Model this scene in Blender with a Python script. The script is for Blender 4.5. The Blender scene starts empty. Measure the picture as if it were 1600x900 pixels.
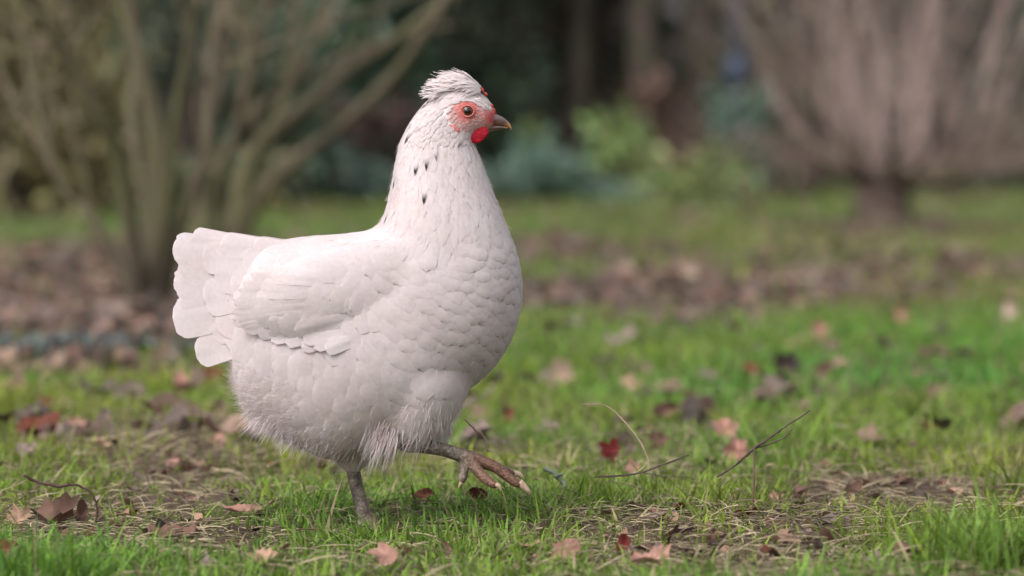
import bpy, bmesh, math, random
import numpy as np
from mathutils import Vector, Matrix
from mathutils.bvhtree import BVHTree
from mathutils.kdtree import KDTree

SC = bpy.context.scene
COL = SC.collection
rnd = random.Random(11)
RS = np.random.RandomState(7)

# ------------------------------------------------------------------ camera
D = 3.75            # metres from the camera to the hen
K = 0.000625        # metres per photo pixel at the hen
ZC = 0.375          # camera height
YH = 230.0          # horizon row
cam_d = bpy.data.cameras.new('camera')
cam = bpy.data.objects.new('camera', cam_d); COL.objects.link(cam)
cam.location = (0, -D, ZC)
cam.rotation_euler = (math.radians(90), 0, 0)
cam_d.sensor_width = 36; cam_d.lens = 135
cam_d.shift_y = -(450 - YH) / 1600
cam_d.clip_start = 0.1; cam_d.clip_end = 1500
cam_d.dof.use_dof = True
cam_d.dof.focus_distance = D - 0.03
cam_d.dof.aperture_fstop = 135 / 28.0
SC.camera = cam

# ------------------------------------------------------------------ sky, sun, exposure
SUN_EL, SUN_AZ = math.radians(48), math.radians(226)   # compass-like azimuth of the sun, clockwise from +Y
W = bpy.data.worlds.new('World'); SC.world = W; W.use_nodes = True
wn = W.node_tree.nodes; wl = W.node_tree.links
sky = wn.new('ShaderNodeTexSky'); sky.sky_type = 'NISHITA'; sky.sun_disc = False
sky.sun_elevation = SUN_EL; sky.sun_rotation = SUN_AZ
sky.air_density = 1.0; sky.dust_density = 5.0; sky.ozone_density = 1.0
hs = wn.new('ShaderNodeHueSaturation'); hs.inputs['Saturation'].default_value = 0.22
wl.new(sky.outputs[0], hs.inputs['Color'])
wl.new(hs.outputs[0], wn['Background'].inputs['Color'])
wn['Background'].inputs['Strength'].default_value = 0.15
sun_d = bpy.data.lights.new('sun', 'SUN'); sun = bpy.data.objects.new('sun', sun_d); COL.objects.link(sun)
sun_d.energy = 0.5; sun_d.angle = math.radians(60); sun_d.color = (1.0, 0.97, 0.95)
sdir = Vector((math.sin(SUN_AZ) * math.cos(SUN_EL), math.cos(SUN_AZ) * math.cos(SUN_EL), math.sin(SUN_EL)))
sun.rotation_euler = sdir.to_track_quat('Z', 'Y').to_euler()
SC.view_settings.view_transform = 'Standard'; SC.view_settings.look = 'None'
SC.view_settings.gamma = 1; SC.view_settings.use_curve_mapping = False
SC.view_settings.exposure = 0.98
SC.render.engine = 'CYCLES'
SC.cycles.use_denoising = True
SC.cycles.max_bounces = 6; SC.cycles.diffuse_bounces = 4; SC.cycles.transmission_bounces = 4
SC.cycles.use_adaptive_sampling = False


# ------------------------------------------------------------------ mapping helpers
def P(px, py, y=0.0):
    s = K * (D + y) / D
    return Vector(((px - 800) * s, y, ZC - (py - YH) * s))

def G(px, py):
    """ground point seen at a photo row"""
    d = D * (ZC / K) / (py - YH)
    return Vector(((px - 800) * K * d / D, d - D, 0))

def gz(x, y):
    """height of the lawn"""
    x = np.asarray(x, float); y = np.asarray(y, float)
    return (0.0035 * np.sin(x * 9.1 + 1.3 * np.sin(y * 4.3)) + 0.003 * np.sin(y * 11.7 + 2.0 * np.sin(x * 5.1 + .6))
            + 0.006 * np.sin(x * 2.3 + y * 1.7 + 1.0) + 0.002 * np.sin(x * 31 + 3 * np.sin(y * 27)) - 0.002)

# ------------------------------------------------------------------ object helpers
def obj(name, me, parent=None, mat=None):
    o = bpy.data.objects.new(name, me); COL.objects.link(o)
    if parent is not None: o.parent = parent
    if mat is not None and me is not None:
        if isinstance(mat, (list, tuple)):
            for m in mat: me.materials.append(m)
        else: me.materials.append(mat)
    return o

def tag(o, label, cat=None, group=None, kind=None):
    o['label'] = label
    if cat: o['category'] = cat
    if group: o['group'] = group
    if kind: o['kind'] = kind
    return o

def empty(name, loc=(0, 0, 0)):
    o = bpy.data.objects.new(name, None); COL.objects.link(o); o.location = loc
    o.empty_display_size = 0.05
    return o

def np_mesh(name, V, Q=None, T=None, col=None, smooth=True):
    V = np.asarray(V, np.float32).reshape(-1, 3)
    me = bpy.data.meshes.new(name)
    parts, starts, tot, c = [], [], [], 0
    for F, n in ((Q, 4), (T, 3)):
        if F is None or len(F) == 0: continue
        F = np.asarray(F, np.int32).reshape(-1, n)
        parts.append(F.ravel()); starts.append(c + n * np.arange(len(F))); tot.append(np.full(len(F), n)); c += F.size
    L = np.concatenate(parts); S = np.concatenate(starts).astype(np.int32); N = np.concatenate(tot).astype(np.int32)
    me.vertices.add(len(V)); me.vertices.foreach_set('co', V.ravel())
    me.loops.add(len(L)); me.loops.foreach_set('vertex_index', L)
    me.polygons.add(len(S)); me.polygons.foreach_set('loop_start', S); me.polygons.foreach_set('loop_total', N)
    if smooth: me.polygons.foreach_set('use_smooth', np.ones(len(S), bool))
    me.update(calc_edges=True)
    if col is not None:
        a = me.color_attributes.new('tint', 'FLOAT_COLOR', 'POINT')
        col = np.asarray(col, np.float32); col = col.reshape(len(V), -1)
        c4 = np.ones((len(V), 4), np.float32); c4[:, :col.shape[1]] = col
        a.data.foreach_set('color', c4.ravel())
    return me

class Acc:
    """collects many small grids into one mesh"""
    def __init__(s): s.V, s.Q, s.T, s.C, s.N, s.n = [], [], [], [], [], 0
    def add(s, V, Q=None, T=None, C=None):
        V = np.asarray(V, float).reshape(-1, 3)
        s.V.append(V)
        if Q is not None and len(Q): s.Q.append(np.asarray(Q).reshape(-1, 4) + s.n)
        if T is not None and len(T): s.T.append(np.asarray(T).reshape(-1, 3) + s.n)
        if C is None: C = np.ones((len(V), 3))
        C = np.asarray(C, float)
        if C.ndim == 1: C = np.tile(C, (len(V), 1))
        if C.shape[1] == 3: C = np.hstack([C, np.ones((len(C), 1))])
        s.C.append(C); s.n += len(V)
    def mesh(s, name, smooth=True):
        return np_mesh(name, np.concatenate(s.V), np.concatenate(s.Q) if s.Q else None,
                       np.concatenate(s.T) if s.T else None, np.concatenate(s.C), smooth)

def catmull(pts, n):
    """resample a polyline of any dimension with a Catmull-Rom spline"""
    p = np.asarray(pts, float)
    p = np.vstack([2 * p[0] - p[1], p, 2 * p[-1] - p[-2]])
    m = len(p) - 3
    u = np.linspace(0, m - 1e-9, n); i = u.astype(int); t = (u - i)[:, None]
    a, b, c, d = p[i], p[i + 1], p[i + 2], p[i + 3]
    return 0.5 * ((2 * b) + (-a + c) * t + (2 * a - 5 * b + 4 * c - d) * t**2 + (-a + 3 * b - 3 * c + d) * t**3)

def tube(acc, pts, rad, n=None, sides=8, C=None, wob=0.0):
    """tapered tube along pts; rad per point"""
    pts = np.asarray(pts, float); rad = np.asarray(rad, float)
    dat = np.hstack([pts, rad[:, None]])
    if n: dat = catmull(dat, n)
    p, r = dat[:, :3], np.maximum(dat[:, 3], 1e-5)
    t = np.gradient(p, axis=0); t /= np.linalg.norm(t, axis=1)[:, None] + 1e-12
    ref = np.array([0.31, 0.9, 0.29]) if abs(t[:, 1]).mean() < .8 else np.array([1., 0, .1])
    s = np.cross(t, ref); s /= np.linalg.norm(s, axis=1)[:, None] + 1e-12
    b = np.cross(t, s)
    m = len(p); a = np.linspace(0, 2 * np.pi, sides, endpoint=False)
    rr = r[:, None] * np.ones((1, sides))
    if wob: rr = rr * (1 + wob * RS.randn(m, sides))
    V = p[:, None, :] + rr[:, :, None] * (np.cos(a)[None, :, None] * s[:, None, :] + np.sin(a)[None, :, None] * b[:, None, :])
    V = V.reshape(-1, 3)
    i = np.arange(m - 1)[:, None] * sides; j = np.arange(sides)[None, :]; j2 = (j + 1) % sides
    Q = np.stack([i + j, i + j2, i + sides + j2, i + sides + j], -1).reshape(-1, 4)
    V = np.vstack([V, p[:1], p[-1:]]); k = m * sides
    jj = np.arange(sides)
    T = np.vstack([np.stack([np.full(sides, k), (jj + 1) % sides, jj], -1),
                   np.stack([np.full(sides, k + 1), (m - 1) * sides + jj, (m - 1) * sides + (jj + 1) % sides], -1)])
    acc.add(V, Q, T, C)

def inside(poly, x, y):
    r = False; n = len(poly); j = n - 1
    for i in range(n):
        xi, yi = poly[i]; xj, yj = poly[j]
        if (yi > y) != (yj > y) and x < (xj - xi) * (y - yi) / (yj - yi) + xi: r = not r
        j = i
    return r

# ------------------------------------------------------------------ materials
def material(name, rough=0.8, spec=0.3):
    m = bpy.data.materials.new(name); m.use_nodes = True
    nt = m.node_tree; b = nt.nodes['Principled BSDF']
    b.inputs['Roughness'].default_value = rough; b.inputs['Specular IOR Level'].default_value = spec
    return m, nt, b

def nd(nt, t, **kw):
    n = nt.nodes.new(t)
    for k, v in kw.items():
        if k in n.inputs: n.inputs[k].default_value = v
        else: setattr(n, k, v)
    return n

def ramp(nt, stops, src):
    r = nt.nodes.new('ShaderNodeValToRGB'); e = r.color_ramp.elements
    while len(e) < len(stops): e.new(0.5)
    for k, (p, c) in enumerate(stops): e[k].position = p; e[k].color = (*c, 1)
    nt.links.new(src, r.inputs[0]); return r

def mult(nt, a, b, fac=1.0):
    m = nt.nodes.new('ShaderNodeMix'); m.data_type = 'RGBA'; m.blend_type = 'MULTIPLY'; m.inputs[0].default_value = fac
    nt.links.new(a, m.inputs[6]); nt.links.new(b, m.inputs[7]); return m.outputs[2]

def mixc(nt, f, a, b):
    m = nt.nodes.new('ShaderNodeMix'); m.data_type = 'RGBA'
    nt.links.new(f, m.inputs[0])
    for s, k in ((a, 6), (b, 7)):
        if isinstance(s, tuple): m.inputs[k].default_value = (*s, 1)
        else: nt.links.new(s, m.inputs[k])
    return m.outputs[2]

def noise(nt, scale, detail=4, coord='Object', rough=0.55, stretch=None):
    tc = nt.nodes.new('ShaderNodeTexCoord'); n = nt.nodes.new('ShaderNodeTexNoise')
    n.inputs['Scale'].default_value = scale; n.inputs['Detail'].default_value = detail; n.inputs['Roughness'].default_value = rough
    src = tc.outputs[coord]
    if stretch:
        mp = nt.nodes.new('ShaderNodeMapping'); mp.inputs['Scale'].default_value = stretch
        nt.links.new(src, mp.inputs[0]); src = mp.outputs[0]
    nt.links.new(src, n.inputs['Vector']); return n

def bump(nt, b, src, strength, dist):
    n = nt.nodes.new('ShaderNodeBump'); n.inputs['Strength'].default_value = strength; n.inputs['Distance'].default_value = dist
    nt.links.new(src, n.inputs['Height']); nt.links.new(n.outputs[0], b.inputs['Normal'])

def leafy(name, translucent=0.35, rough=0.6, spec=0.3, var=0.35, scale=40, gloss=None):
    """tint-attribute material with some light passing through"""
    m, nt, b = material(name, rough, spec)
    at = nd(nt, 'ShaderNodeAttribute', attribute_name='tint')
    n = noise(nt, scale, 3)
    r = ramp(nt, [(0.25, (1 - var,) * 3), (0.75, (1 + var * .4,) * 3)], n.outputs[0])
    c = mult(nt, at.outputs[0], r.outputs[0])
    nt.links.new(c, b.inputs['Base Color'])
    if translucent:
        t = nt.nodes.new('ShaderNodeBsdfTranslucent'); nt.links.new(c, t.inputs[0])
        mx = nt.nodes.new('ShaderNodeMixShader'); mx.inputs[0].default_value = translucent
        nt.links.new(b.outputs[0], mx.inputs[1]); nt.links.new(t.outputs[0], mx.inputs[2])
        nt.links.new(mx.outputs[0], nt.nodes['Material Output'].inputs[0])
    return m

M_GRASS = leafy('grass_blade', 0.4, 0.5, 0.12, 0.2, 30)
M_STRAW = leafy('dry_straw', 0.2, 0.7, 0.2, 0.4, 90)
M_LITTER = leafy('dead_leaf_litter', 0.15, 0.75, 0.2, 0.5, 60)
M_EVER = leafy('evergreen_leaf', 0.15, 0.42, 0.4, 0.4, 6)
M_TWIG = leafy('twig_bark', 0, 0.85, 0.2, 0.45, 60)

def bark(name, c1, c2, c3, scale=9):
    m, nt, b = material(name, 0.9, 0.15)
    n = noise(nt, scale, 6, stretch=(1, 1, .35)); g = noise(nt, scale * .35, 4)
    r = ramp(nt, [(0.3, c1), (0.68, c2)], n.outputs[0])
    f = ramp(nt, [(0.45, (0, 0, 0)), (0.65, (1, 1, 1))], g.outputs[0])
    nt.links.new(mixc(nt, f.outputs[0], r.outputs[0], c3), b.inputs['Base Color'])
    bump(nt, b, n.outputs[0], 0.8, 0.01); return m
M_BARK_MOSS = bark('mossy_bark', (0.034, 0.027, 0.019), (0.125, 0.102, 0.070), (0.078, 0.076, 0.036), 4)
M_BARK_DARK = bark('dark_bark', (0.035, 0.026, 0.022), (0.11, 0.085, 0.07), (0.06, 0.06, 0.04))
M_BARK_BROWN = bark('brown_bark', (0.05, 0.036, 0.03), (0.13, 0.095, 0.08), (0.09, 0.08, 0.045))

# feathers: warm white, fine barbs
def feather_mat(name, transl):
    m, nt, b = material(name, 0.75, 0.18)
    at = nd(nt, 'ShaderNodeAttribute', attribute_name='tint')
    n = noise(nt, 260, 3); n2 = noise(nt, 22, 4)
    r = ramp(nt, [(0.3, (0.93, 0.91, 0.90)), (0.7, (1, 1, 1))], n.outputs[0])
    r2 = ramp(nt, [(0.3, (0.95, 0.925, 0.905)), (0.62, (1, 1, 1))], n2.outputs[0])
    sp = noise(nt, 150, 4, rough=.7); sp2 = noise(nt, 16, 2)          # small specks of dirt, in a few places
    mm = nd(nt, 'ShaderNodeMath', operation='MULTIPLY')
    nt.links.new(sp.outputs[0], mm.inputs[0]); nt.links.new(sp2.outputs[0], mm.inputs[1])
    f = ramp(nt, [(0.425, (0, 0, 0)), (0.455, (1, 1, 1))], mm.outputs[0])
    c = mult(nt, mult(nt, at.outputs[0], r.outputs[0]), r2.outputs[0])
    c = mixc(nt, f.outputs[0], c, (0.30, 0.25, 0.22))
    nt.links.new(c, b.inputs['Base Color'])
    b.inputs['Sheen Weight'].default_value = 0.15; b.inputs['Sheen Roughness'].default_value = 0.5
    bump(nt, b, n.outputs[0], 0.25, 0.001)
    t = nt.nodes.new('ShaderNodeBsdfTranslucent'); nt.links.new(c, t.inputs[0])
    mx = nt.nodes.new('ShaderNodeMixShader'); mx.inputs[0].default_value = transl
    nt.links.new(b.outputs[0], mx.inputs[1]); nt.links.new(t.outputs[0], mx.inputs[2])
    nt.links.new(mx.outputs[0], nt.nodes['Material Output'].inputs[0]); return m
M_FEATHER = feather_mat('white_feather', 0.35)
WHITE = np.array([0.680, 0.612, 0.626])
M_DOWN = feather_mat('white_down', 0.45)

# ------------------------------------------------------------------ ground
def vnoise(x, y, s, seed):
    r = NTAB[seed]
    u = x / s + 500.3; v = y / s + 500.7
    i = np.floor(u).astype(int); j = np.floor(v).astype(int); a = u - i; b = v - j
    a = a * a * (3 - 2 * a); b = b * b * (3 - 2 * b)
    q = lambda p, w: r[p % 64, w % 64]
    return (q(i, j) * (1 - a) + q(i + 1, j) * a) * (1 - b) + (q(i, j + 1) * (1 - a) + q(i + 1, j + 1) * a) * b
NTAB = [np.random.RandomState(k).rand(64, 64) for k in range(20)]

def lawn_green(px, py):
    """how grassy the lawn is, as a map of the place (0 bare, 1 thick)"""
    g = np.full(np.shape(px), 0.81)
    def blob(cx, cy, rx, ry, v):
        nonlocal g
        w = np.exp(-(((px - cx) / rx) ** 2 + ((py - cy) / ry) ** 2))
        g = g + (v - g) * np.clip(w * 1.35, 0, 1)
    blob(1200, 440, 460, 66, 0.40); blob(980, 480, 260, 36, 0.28); blob(1480, 405, 240, 36, 0.42)
    blob(900, 400, 160, 30, 0.4); blob(1390, 362, 120, 16, 0.15); blob(800, 335, 900, 20, .74)
    blob(90, 478, 260, 56, 0.16); blob(60, 560, 200, 22, 0.35)
    blob(230, 480, 160, 50, 0.05)
    blob(250, 720, 150, 34, 0.5); blob(330, 830, 190, 44, 0.48); blob(120, 840, 90, 34, 0.45)
    blob(650, 850, 150, 40, 0.55); blob(960, 850, 170, 46, 0.48); blob(1370, 770, 120, 30, 0.28)
    blob(1010, 720, 120, 24, 0.6); blob(1230, 830, 90, 40, 0.5)
    d = D * (ZC / K) / np.maximum(py - YH, 5); x = (px - 800) * K * d / D; y = d - D      # ragged edges everywhere
    far = np.clip(y / 3, 0, 1)
    g = g + (.55 * (vnoise(x, y, .30, 11) - .5) + .45 * (vnoise(x, y, .11, 12) - .5)) * (1 - .5 * far) + .75 * (vnoise(x, y * .6, 1.1, 13) - .5) * far
    return np.clip(g, .04, .95)

def to_px(x, y):
    s = K * (D + y) / D
    return 800 + x / s, YH + ZC / s

def ground():
    ys = np.concatenate([np.linspace(-40, -2.2, 12), np.arange(-1.6, 3.0, 0.035), np.geomspace(3.05, 40, 90), np.array([60, 110, 250, 700])])
    xs = np.concatenate([[-700, -200, -60, -20, -8], np.linspace(-4, -1.4, 20), np.arange(-1.35, 1.36, 0.035), np.linspace(1.4, 4, 20), [8, 20, 60, 200, 700]])
    X, Y = np.meshgrid(xs, ys); Z = gz(X, Y)
    V = np.stack([X, Y, Z], -1).reshape(-1, 3)
    ny, nx = X.shape
    i = (np.arange(ny - 1)[:, None] * nx + np.arange(nx - 1)[None, :]).ravel()
    Q = np.stack([i, i + 1, i + nx + 1, i + nx], -1)
    yy = np.clip(V[:, 1], -1.2, 60)
    px, py = to_px(V[:, 0], yy)
    g = lawn_green(px, py)
    me = np_mesh('ground', V, Q, None, np.repeat(g[:, None], 3, 1))
    m, nt, b = material('soil_and_moss', 0.95, 0.1)
    at = nd(nt, 'ShaderNodeAttribute', attribute_name='tint')
    n1 = noise(nt, 3.2, 6); n2 = noise(nt, 60, 6)
    soil = ramp(nt, [(0.3, (0.035, 0.023, 0.016)), (0.5, (0.085, 0.058, 0.042)), (0.72, (0.17, 0.125, 0.09))], n2.outputs[0])
    moss = ramp(nt, [(0.3, (0.035, 0.05, 0.012)), (0.7, (0.08, 0.12, 0.025))], n2.outputs[0])
    a = nd(nt, 'ShaderNodeMath', operation='MULTIPLY_ADD'); a.inputs[1].default_value = 1.5; a.inputs[2].default_value = -1.0
    nt.links.new(n1.outputs[0], a.inputs[0])
    ad = nd(nt, 'ShaderNodeMath', operation='ADD'); nt.links.new(a.outputs[0], ad.inputs[0]); nt.links.new(at.outputs[2], ad.inputs[1])
    f = ramp(nt, [(0.3, (0, 0, 0)), (0.75, (1, 1, 1))], ad.outputs[0])
    nt.links.new(mixc(nt, f.outputs[0], soil.outputs[0], moss.outputs[0]), b.inputs['Base Color'])
    bump(nt, b, n2.outputs[0], 1.0, 0.012)
    o = obj('ground', me, None, m); tag(o, 'garden lawn of soil, moss and thin grass', None, None, 'structure')
ground()

# ------------------------------------------------------------------ grass
def blades(x, y, h, w, bend, lean_az, col, levels, name, zoff=0.0, tipcol=None):
    """curved grass blades as tapered strips; all arrays of one length"""
    n = len(x); z = gz(x, y) - 0.002 + zoff
    dx, dy = np.cos(lean_az), np.sin(lean_az)
    tw = lean_az + np.pi / 2 + RS.randn(n) * 0.5
    sx, sy = np.cos(tw), np.sin(tw)
    t = np.linspace(0, 1, levels); lean = np.abs(RS.randn(n)) * .5
    V = []; C = []
    for k, tk in enumerate(t):
        ang = bend * tk
        # arc: integrate direction
        hor = h * np.where(bend > .05, (1 - np.cos(ang)) / np.maximum(bend, .05), 0) + lean * h * tk
        ver = h * np.where(bend > .05, np.sin(ang) / np.maximum(bend, .05), tk)
        cx, cy, cz = x + dx * hor, y + dy * hor, z + ver
        ww = w * (0.75 + 0.6 * tk - 1.35 * tk ** 2.2) * .5
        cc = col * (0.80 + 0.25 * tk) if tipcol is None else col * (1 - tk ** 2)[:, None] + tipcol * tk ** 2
        if k < levels - 1:
            V += [np.stack([cx - sx * ww, cy - sy * ww, cz], -1), np.stack([cx + sx * ww, cy + sy * ww, cz], -1)]
            C += [cc, cc]
        else:
            V.append(np.stack([cx, cy, cz], -1)); C.append(cc)
    m = len(V)
    V = np.stack(V, 1).reshape(-1, 3); C = np.stack(C, 1).reshape(-1, 3)
    base = np.arange(n)[:, None] * m
    Q = []
    for k in range(levels - 2):
        Q.append(base + np.array([[2 * k, 2 * k + 1, 2 * k + 3, 2 * k + 2]]))
    T = base + np.array([[m - 3, m - 2, m - 1]])
    return np_mesh(name, V, np.concatenate(Q) if Q else None, T, C)

def blade_col(n, x, y, dryness=0.11):
    c = np.array([0.155, 0.315, 0.050])[None] * (0.35 + 1.0 * RS.rand(n))[:, None]
    c[:, 0] *= 0.75 + 0.75 * vnoise(x, y, .35, 5); c[:, 2] *= 0.6 + 1.0 * RS.rand(n)
    big = vnoise(x, y, 1.7, 9)
    c[:, 0] *= 0.8 + 0.55 * big
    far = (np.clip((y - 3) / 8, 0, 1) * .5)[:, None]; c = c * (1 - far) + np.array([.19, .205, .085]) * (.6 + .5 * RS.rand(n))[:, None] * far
    dry = RS.rand(n) < dryness
    c[dry] = np.array([0.36, 0.30, 0.17]) * (0.6 + 0.7 * RS.rand(dry.sum()))[:, None]
    return c

def grass():
    # zones by distance: (y0, y1, half width factor, blades per m2, height, width, levels)
    zones = [(-0.75, 0.55, 25000, .0190, .0028, 4), (0.55, 2.0, 15000, .024, .0029, 4),
             (2.0, 6.0, 4800, .028, .0042, 3), (6.0, 14.0, 1500, .045, .008, 3), (14.0, 31.0, 420, .055, .016, 3)]
    meshes = []
    for (y0, y1, dens, h0, w0, lv) in zones:
        hw = lambda yy: 0.5 * (D + yy) / D * 1.12 + 0.10
        area = (y1 - y0) * 2 * hw(y1)
        n = int(area * dens)
        x = (RS.rand(n) * 2 - 1) * hw(y1); y = y0 + (y1 - y0) * RS.rand(n)
        keep = np.abs(x) < hw(y)
        px, py = to_px(x, y)
        g = lawn_green(px, py)
        clump = vnoise(x, y, .075, 3) * .5 + vnoise(x, y, .24, 4) * .5
        prob = np.clip((g * 1.5 - 0.62) + 1.35 * (clump - .38), 0.05 * g, 1) * np.clip(g * 1.4, .05, 1)
        keep &= RS.rand(n) < prob
        x, y, clump = x[keep], y[keep], clump[keep]; n = len(x)
        h = h0 * (0.45 + 0.9 * clump) * np.exp(RS.randn(n) * .33)
        w = w0 * (0.6 + 0.8 * RS.rand(n))
        bend = np.clip(0.95 + RS.randn(n) * .6, .06, 2.3)
        az = 2 * np.pi * vnoise(x, y, .05, 8) * 2 + RS.randn(n) * 1.0
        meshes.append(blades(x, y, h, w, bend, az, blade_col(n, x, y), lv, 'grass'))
    for k, me in enumerate(meshes):
        pass
    # one object
    bm_objs = [obj('grass_zone', me, None, M_GRASS) for me in meshes]
    return bm_objs
grass_objs = grass()

def tufts():
    """taller clumps at the corners of the frame and a few scattered ones"""
    X, Y, Hh, Ww = [], [], [], []
    spots = [(1560, 905, .055, 420, .075), (1480, 890, .04, 200, .055), (40, 912, .05, 320, .065), (110, 900, .03, 130, .05), (860, 700, .02, 40, .045), (1180, 800, .03, 70, .05),
             (500, 810, .045, 150, .045), (560, 842, .035, 130, .036), (640, 850, .035, 80, .032), (760, 870, .05, 120, .04), (690, 700, .04, 60, .04), (1580, 770, .03, 90, .05), (1060, 640, .05, 90, .04),
             (930, 800, .04, 80, .04), (300, 640, .05, 90, .04), (1240, 700, .04, 60, .045), (1120, 800, .03, 90, .04)]
    for (px, py, r, n, h) in spots:
        p = G(px, py)
        X.append(p.x + RS.randn(n) * r * .6); Y.append(p.y + RS.randn(n) * r * .6)
        Hh.append(.66 * h * np.exp(RS.randn(n) * .3)); Ww.append(.0026 * (0.6 + .8 * RS.rand(n)))
    x, y, h, w = map(np.concatenate, (X, Y, Hh, Ww)); n = len(x)
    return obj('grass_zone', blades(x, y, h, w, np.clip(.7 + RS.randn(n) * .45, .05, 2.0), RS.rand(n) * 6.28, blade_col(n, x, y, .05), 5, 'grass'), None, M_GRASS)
grass_objs.append(tufts())
def join(objs, name):
    with bpy.context.temp_override(active_object=objs[0], selected_editable_objects=objs, selected_objects=objs):
        bpy.ops.object.join()
    objs[0].name = name; return objs[0]
tag(join(grass_objs, 'grass'), 'short green lawn grass growing all over the ground', 'grass', None, 'stuff')

# ------------------------------------------------------------------ straw lying in the grass
def straw():
    acc = Acc()
    n = 12500; ys = -0.75 + 2.9 * RS.rand(60000) ** 1.6; xs = (RS.rand(60000) * 2 - 1) * (0.62 * (D + ys) / D)
    gg = lawn_green(*to_px(xs, ys)); ok = np.nonzero(RS.rand(60000) < .2 + .6 * (.85 - gg))[0][:n]
    for x, y in zip(xs[ok], ys[ok]):
        L = .012 + .05 * RS.rand() ** 2.2; a = RS.rand() * 6.28; cv = RS.randn() * .8; el = RS.randn() * .22 + .1
        pts = []; p = np.array([x, y, float(gz(x, y)) + .001 + .012 * RS.rand()])
        for k in range(5):
            pts.append(p.copy()); p = p + L / 4 * np.array([math.cos(a) * math.cos(el), math.sin(a) * math.cos(el), math.sin(el)])
            a += cv * .3; el -= .12
            p[2] = max(p[2], float(gz(p[0], p[1])) + .0005)
        c = np.array([0.50, 0.41, 0.27]) * (0.3 + 0.9 * RS.rand())
        if RS.rand() < .25: c = np.array([0.13, 0.09, 0.06]) * (.5 + RS.rand())
        r = .0004 + .0006 * RS.rand() ** 2
        tube(acc, pts, np.array([1, 1, .95, .8, .4]) * r, None, 3, c)
    tag(obj('dry_straw', acc.mesh('dry_straw'), None, M_STRAW), 'pale dry grass stalks and thatch lying in the lawn', 'straw', None, 'stuff')
straw()

# ------------------------------------------------------------------ dead leaves
LEAF_COL = {'rust': (0.15, 0.048, 0.030), 'pink': (0.33, 0.18, 0.14), 'tan': (0.36, 0.225, 0.155), 'maroon': (0.085, 0.018, 0.018),
            'brown': (0.13, 0.072, 0.052), 'dark': (0.035, 0.022, 0.022), 'grey': (0.24, 0.175, 0.155), 'salmon': (0.36, 0.18, 0.145),
            'pale': (0.50, 0.36, 0.30), 'red': (0.12, 0.014, 0.014)}
def leaf_geom(seed, lobed=True, curl=0.5, asp=1.0):
    r = np.random.RandomState(seed)
    n = 30; th = np.linspace(0, 2 * np.pi, n, endpoint=False)
    if lobed:
        rad = .70 + .17 * np.cos(5 * th + .0) * (0.6 + .4 * np.cos(th)) + .06 * np.cos(15 * th + r.rand() * 6) + .08 * r.randn(n)
        rad *= 1 - .25 * (np.cos(th) < -.8)
    else:
        rad = 1 / np.sqrt((np.cos(th) / 1.0) ** 2 + (np.sin(th) / .52) ** 2) * .85 + .03 * r.randn(n)
    rad = np.clip(rad, .25, 1.1)
    V = [[0, 0, 0]]
    ph = r.rand() * 6.28
    for q in (.34, .68, 1.0):
        for k in range(n):
            x, y = rad[k] * q * math.cos(th[k]), rad[k] * q * math.sin(th[k]) * asp
            V.append([x, y, 0])
    V = np.array(V, float)
    d = np.hypot(V[:, 0], V[:, 1])
    vein = np.abs(np.sin(2.5 * np.arctan2(V[:, 1], V[:, 0])))
    V[:, 2] = 1.35 * curl * (.55 * (V[:, 0] * math.cos(ph) + V[:, 1] * math.sin(ph)) ** 2 + .20 * d * np.sin(3 * np.arctan2(V[:, 1], V[:, 0]) + ph)) + .09 * vein * d + .05 * r.randn(len(V)) * d + curl * .35 * np.abs(V[:, 1])
    T = [[0, 1 + k, 1 + (k + 1) % n] for k in range(n)]
    Q = []
    for q in (0, 1):
        o = 1 + q * n
        Q += [[o + k, o + n + k, o + n + (k + 1) % n, o + (k + 1) % n] for k in range(n)]
    return V, Q, T

def leaf_thing(i, px, py, size, colour, pose, label, lobed=True, curl=.6, lift=0.0, asp=1.0, group=None):
    """one fallen leaf; size is its width in photo pixels; pose: flat, up (stands on its edge facing the lens) or tilt"""
    p = G(px, py + (size * .30 if pose == 'up' else size * .12))
    s = K * (D + p.y) / D * size / 1.75
    V, Q, T = leaf_geom(100 + i, lobed, curl, asp)
    r = random.Random(i * 7 + 1)
    yaw = r.uniform(0, 6.28)
    base = np.array(LEAF_COL[colour])
    C = base[None] * (0.75 + .5 * np.random.RandomState(i).rand(len(V)))[:, None]
    rim = np.hypot(V[:, 0], V[:, 1]) > .5
    C[rim] *= 0.88
    me = np_mesh('dead_leaf', V * s, Q, T, C)
    o = obj('dead_leaf', me, None, M_LITTER)
    if pose == 'flat': rot = Matrix.Rotation(r.uniform(.10, .28), 4, 'X') @ Matrix.Rotation(yaw, 4, 'Z'); h = s * .22
    elif pose == 'tilt': rot = Matrix.Rotation(r.uniform(.5, .85), 4, 'X') @ Matrix.Rotation(yaw, 4, 'Z'); h = s * .5
    else: rot = Matrix.Rotation(r.uniform(1.15, 1.45), 4, 'X') @ Matrix.Rotation(yaw, 4, 'Z'); h = s * .78
    z = float(gz(p.x, p.y)) + h + .006 + lift
    o.matrix_world = Matrix.Translation((p.x, p.y, z)) @ rot
    tag(o, label, 'leaf', group or 'fallen leaves on the lawn')

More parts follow.
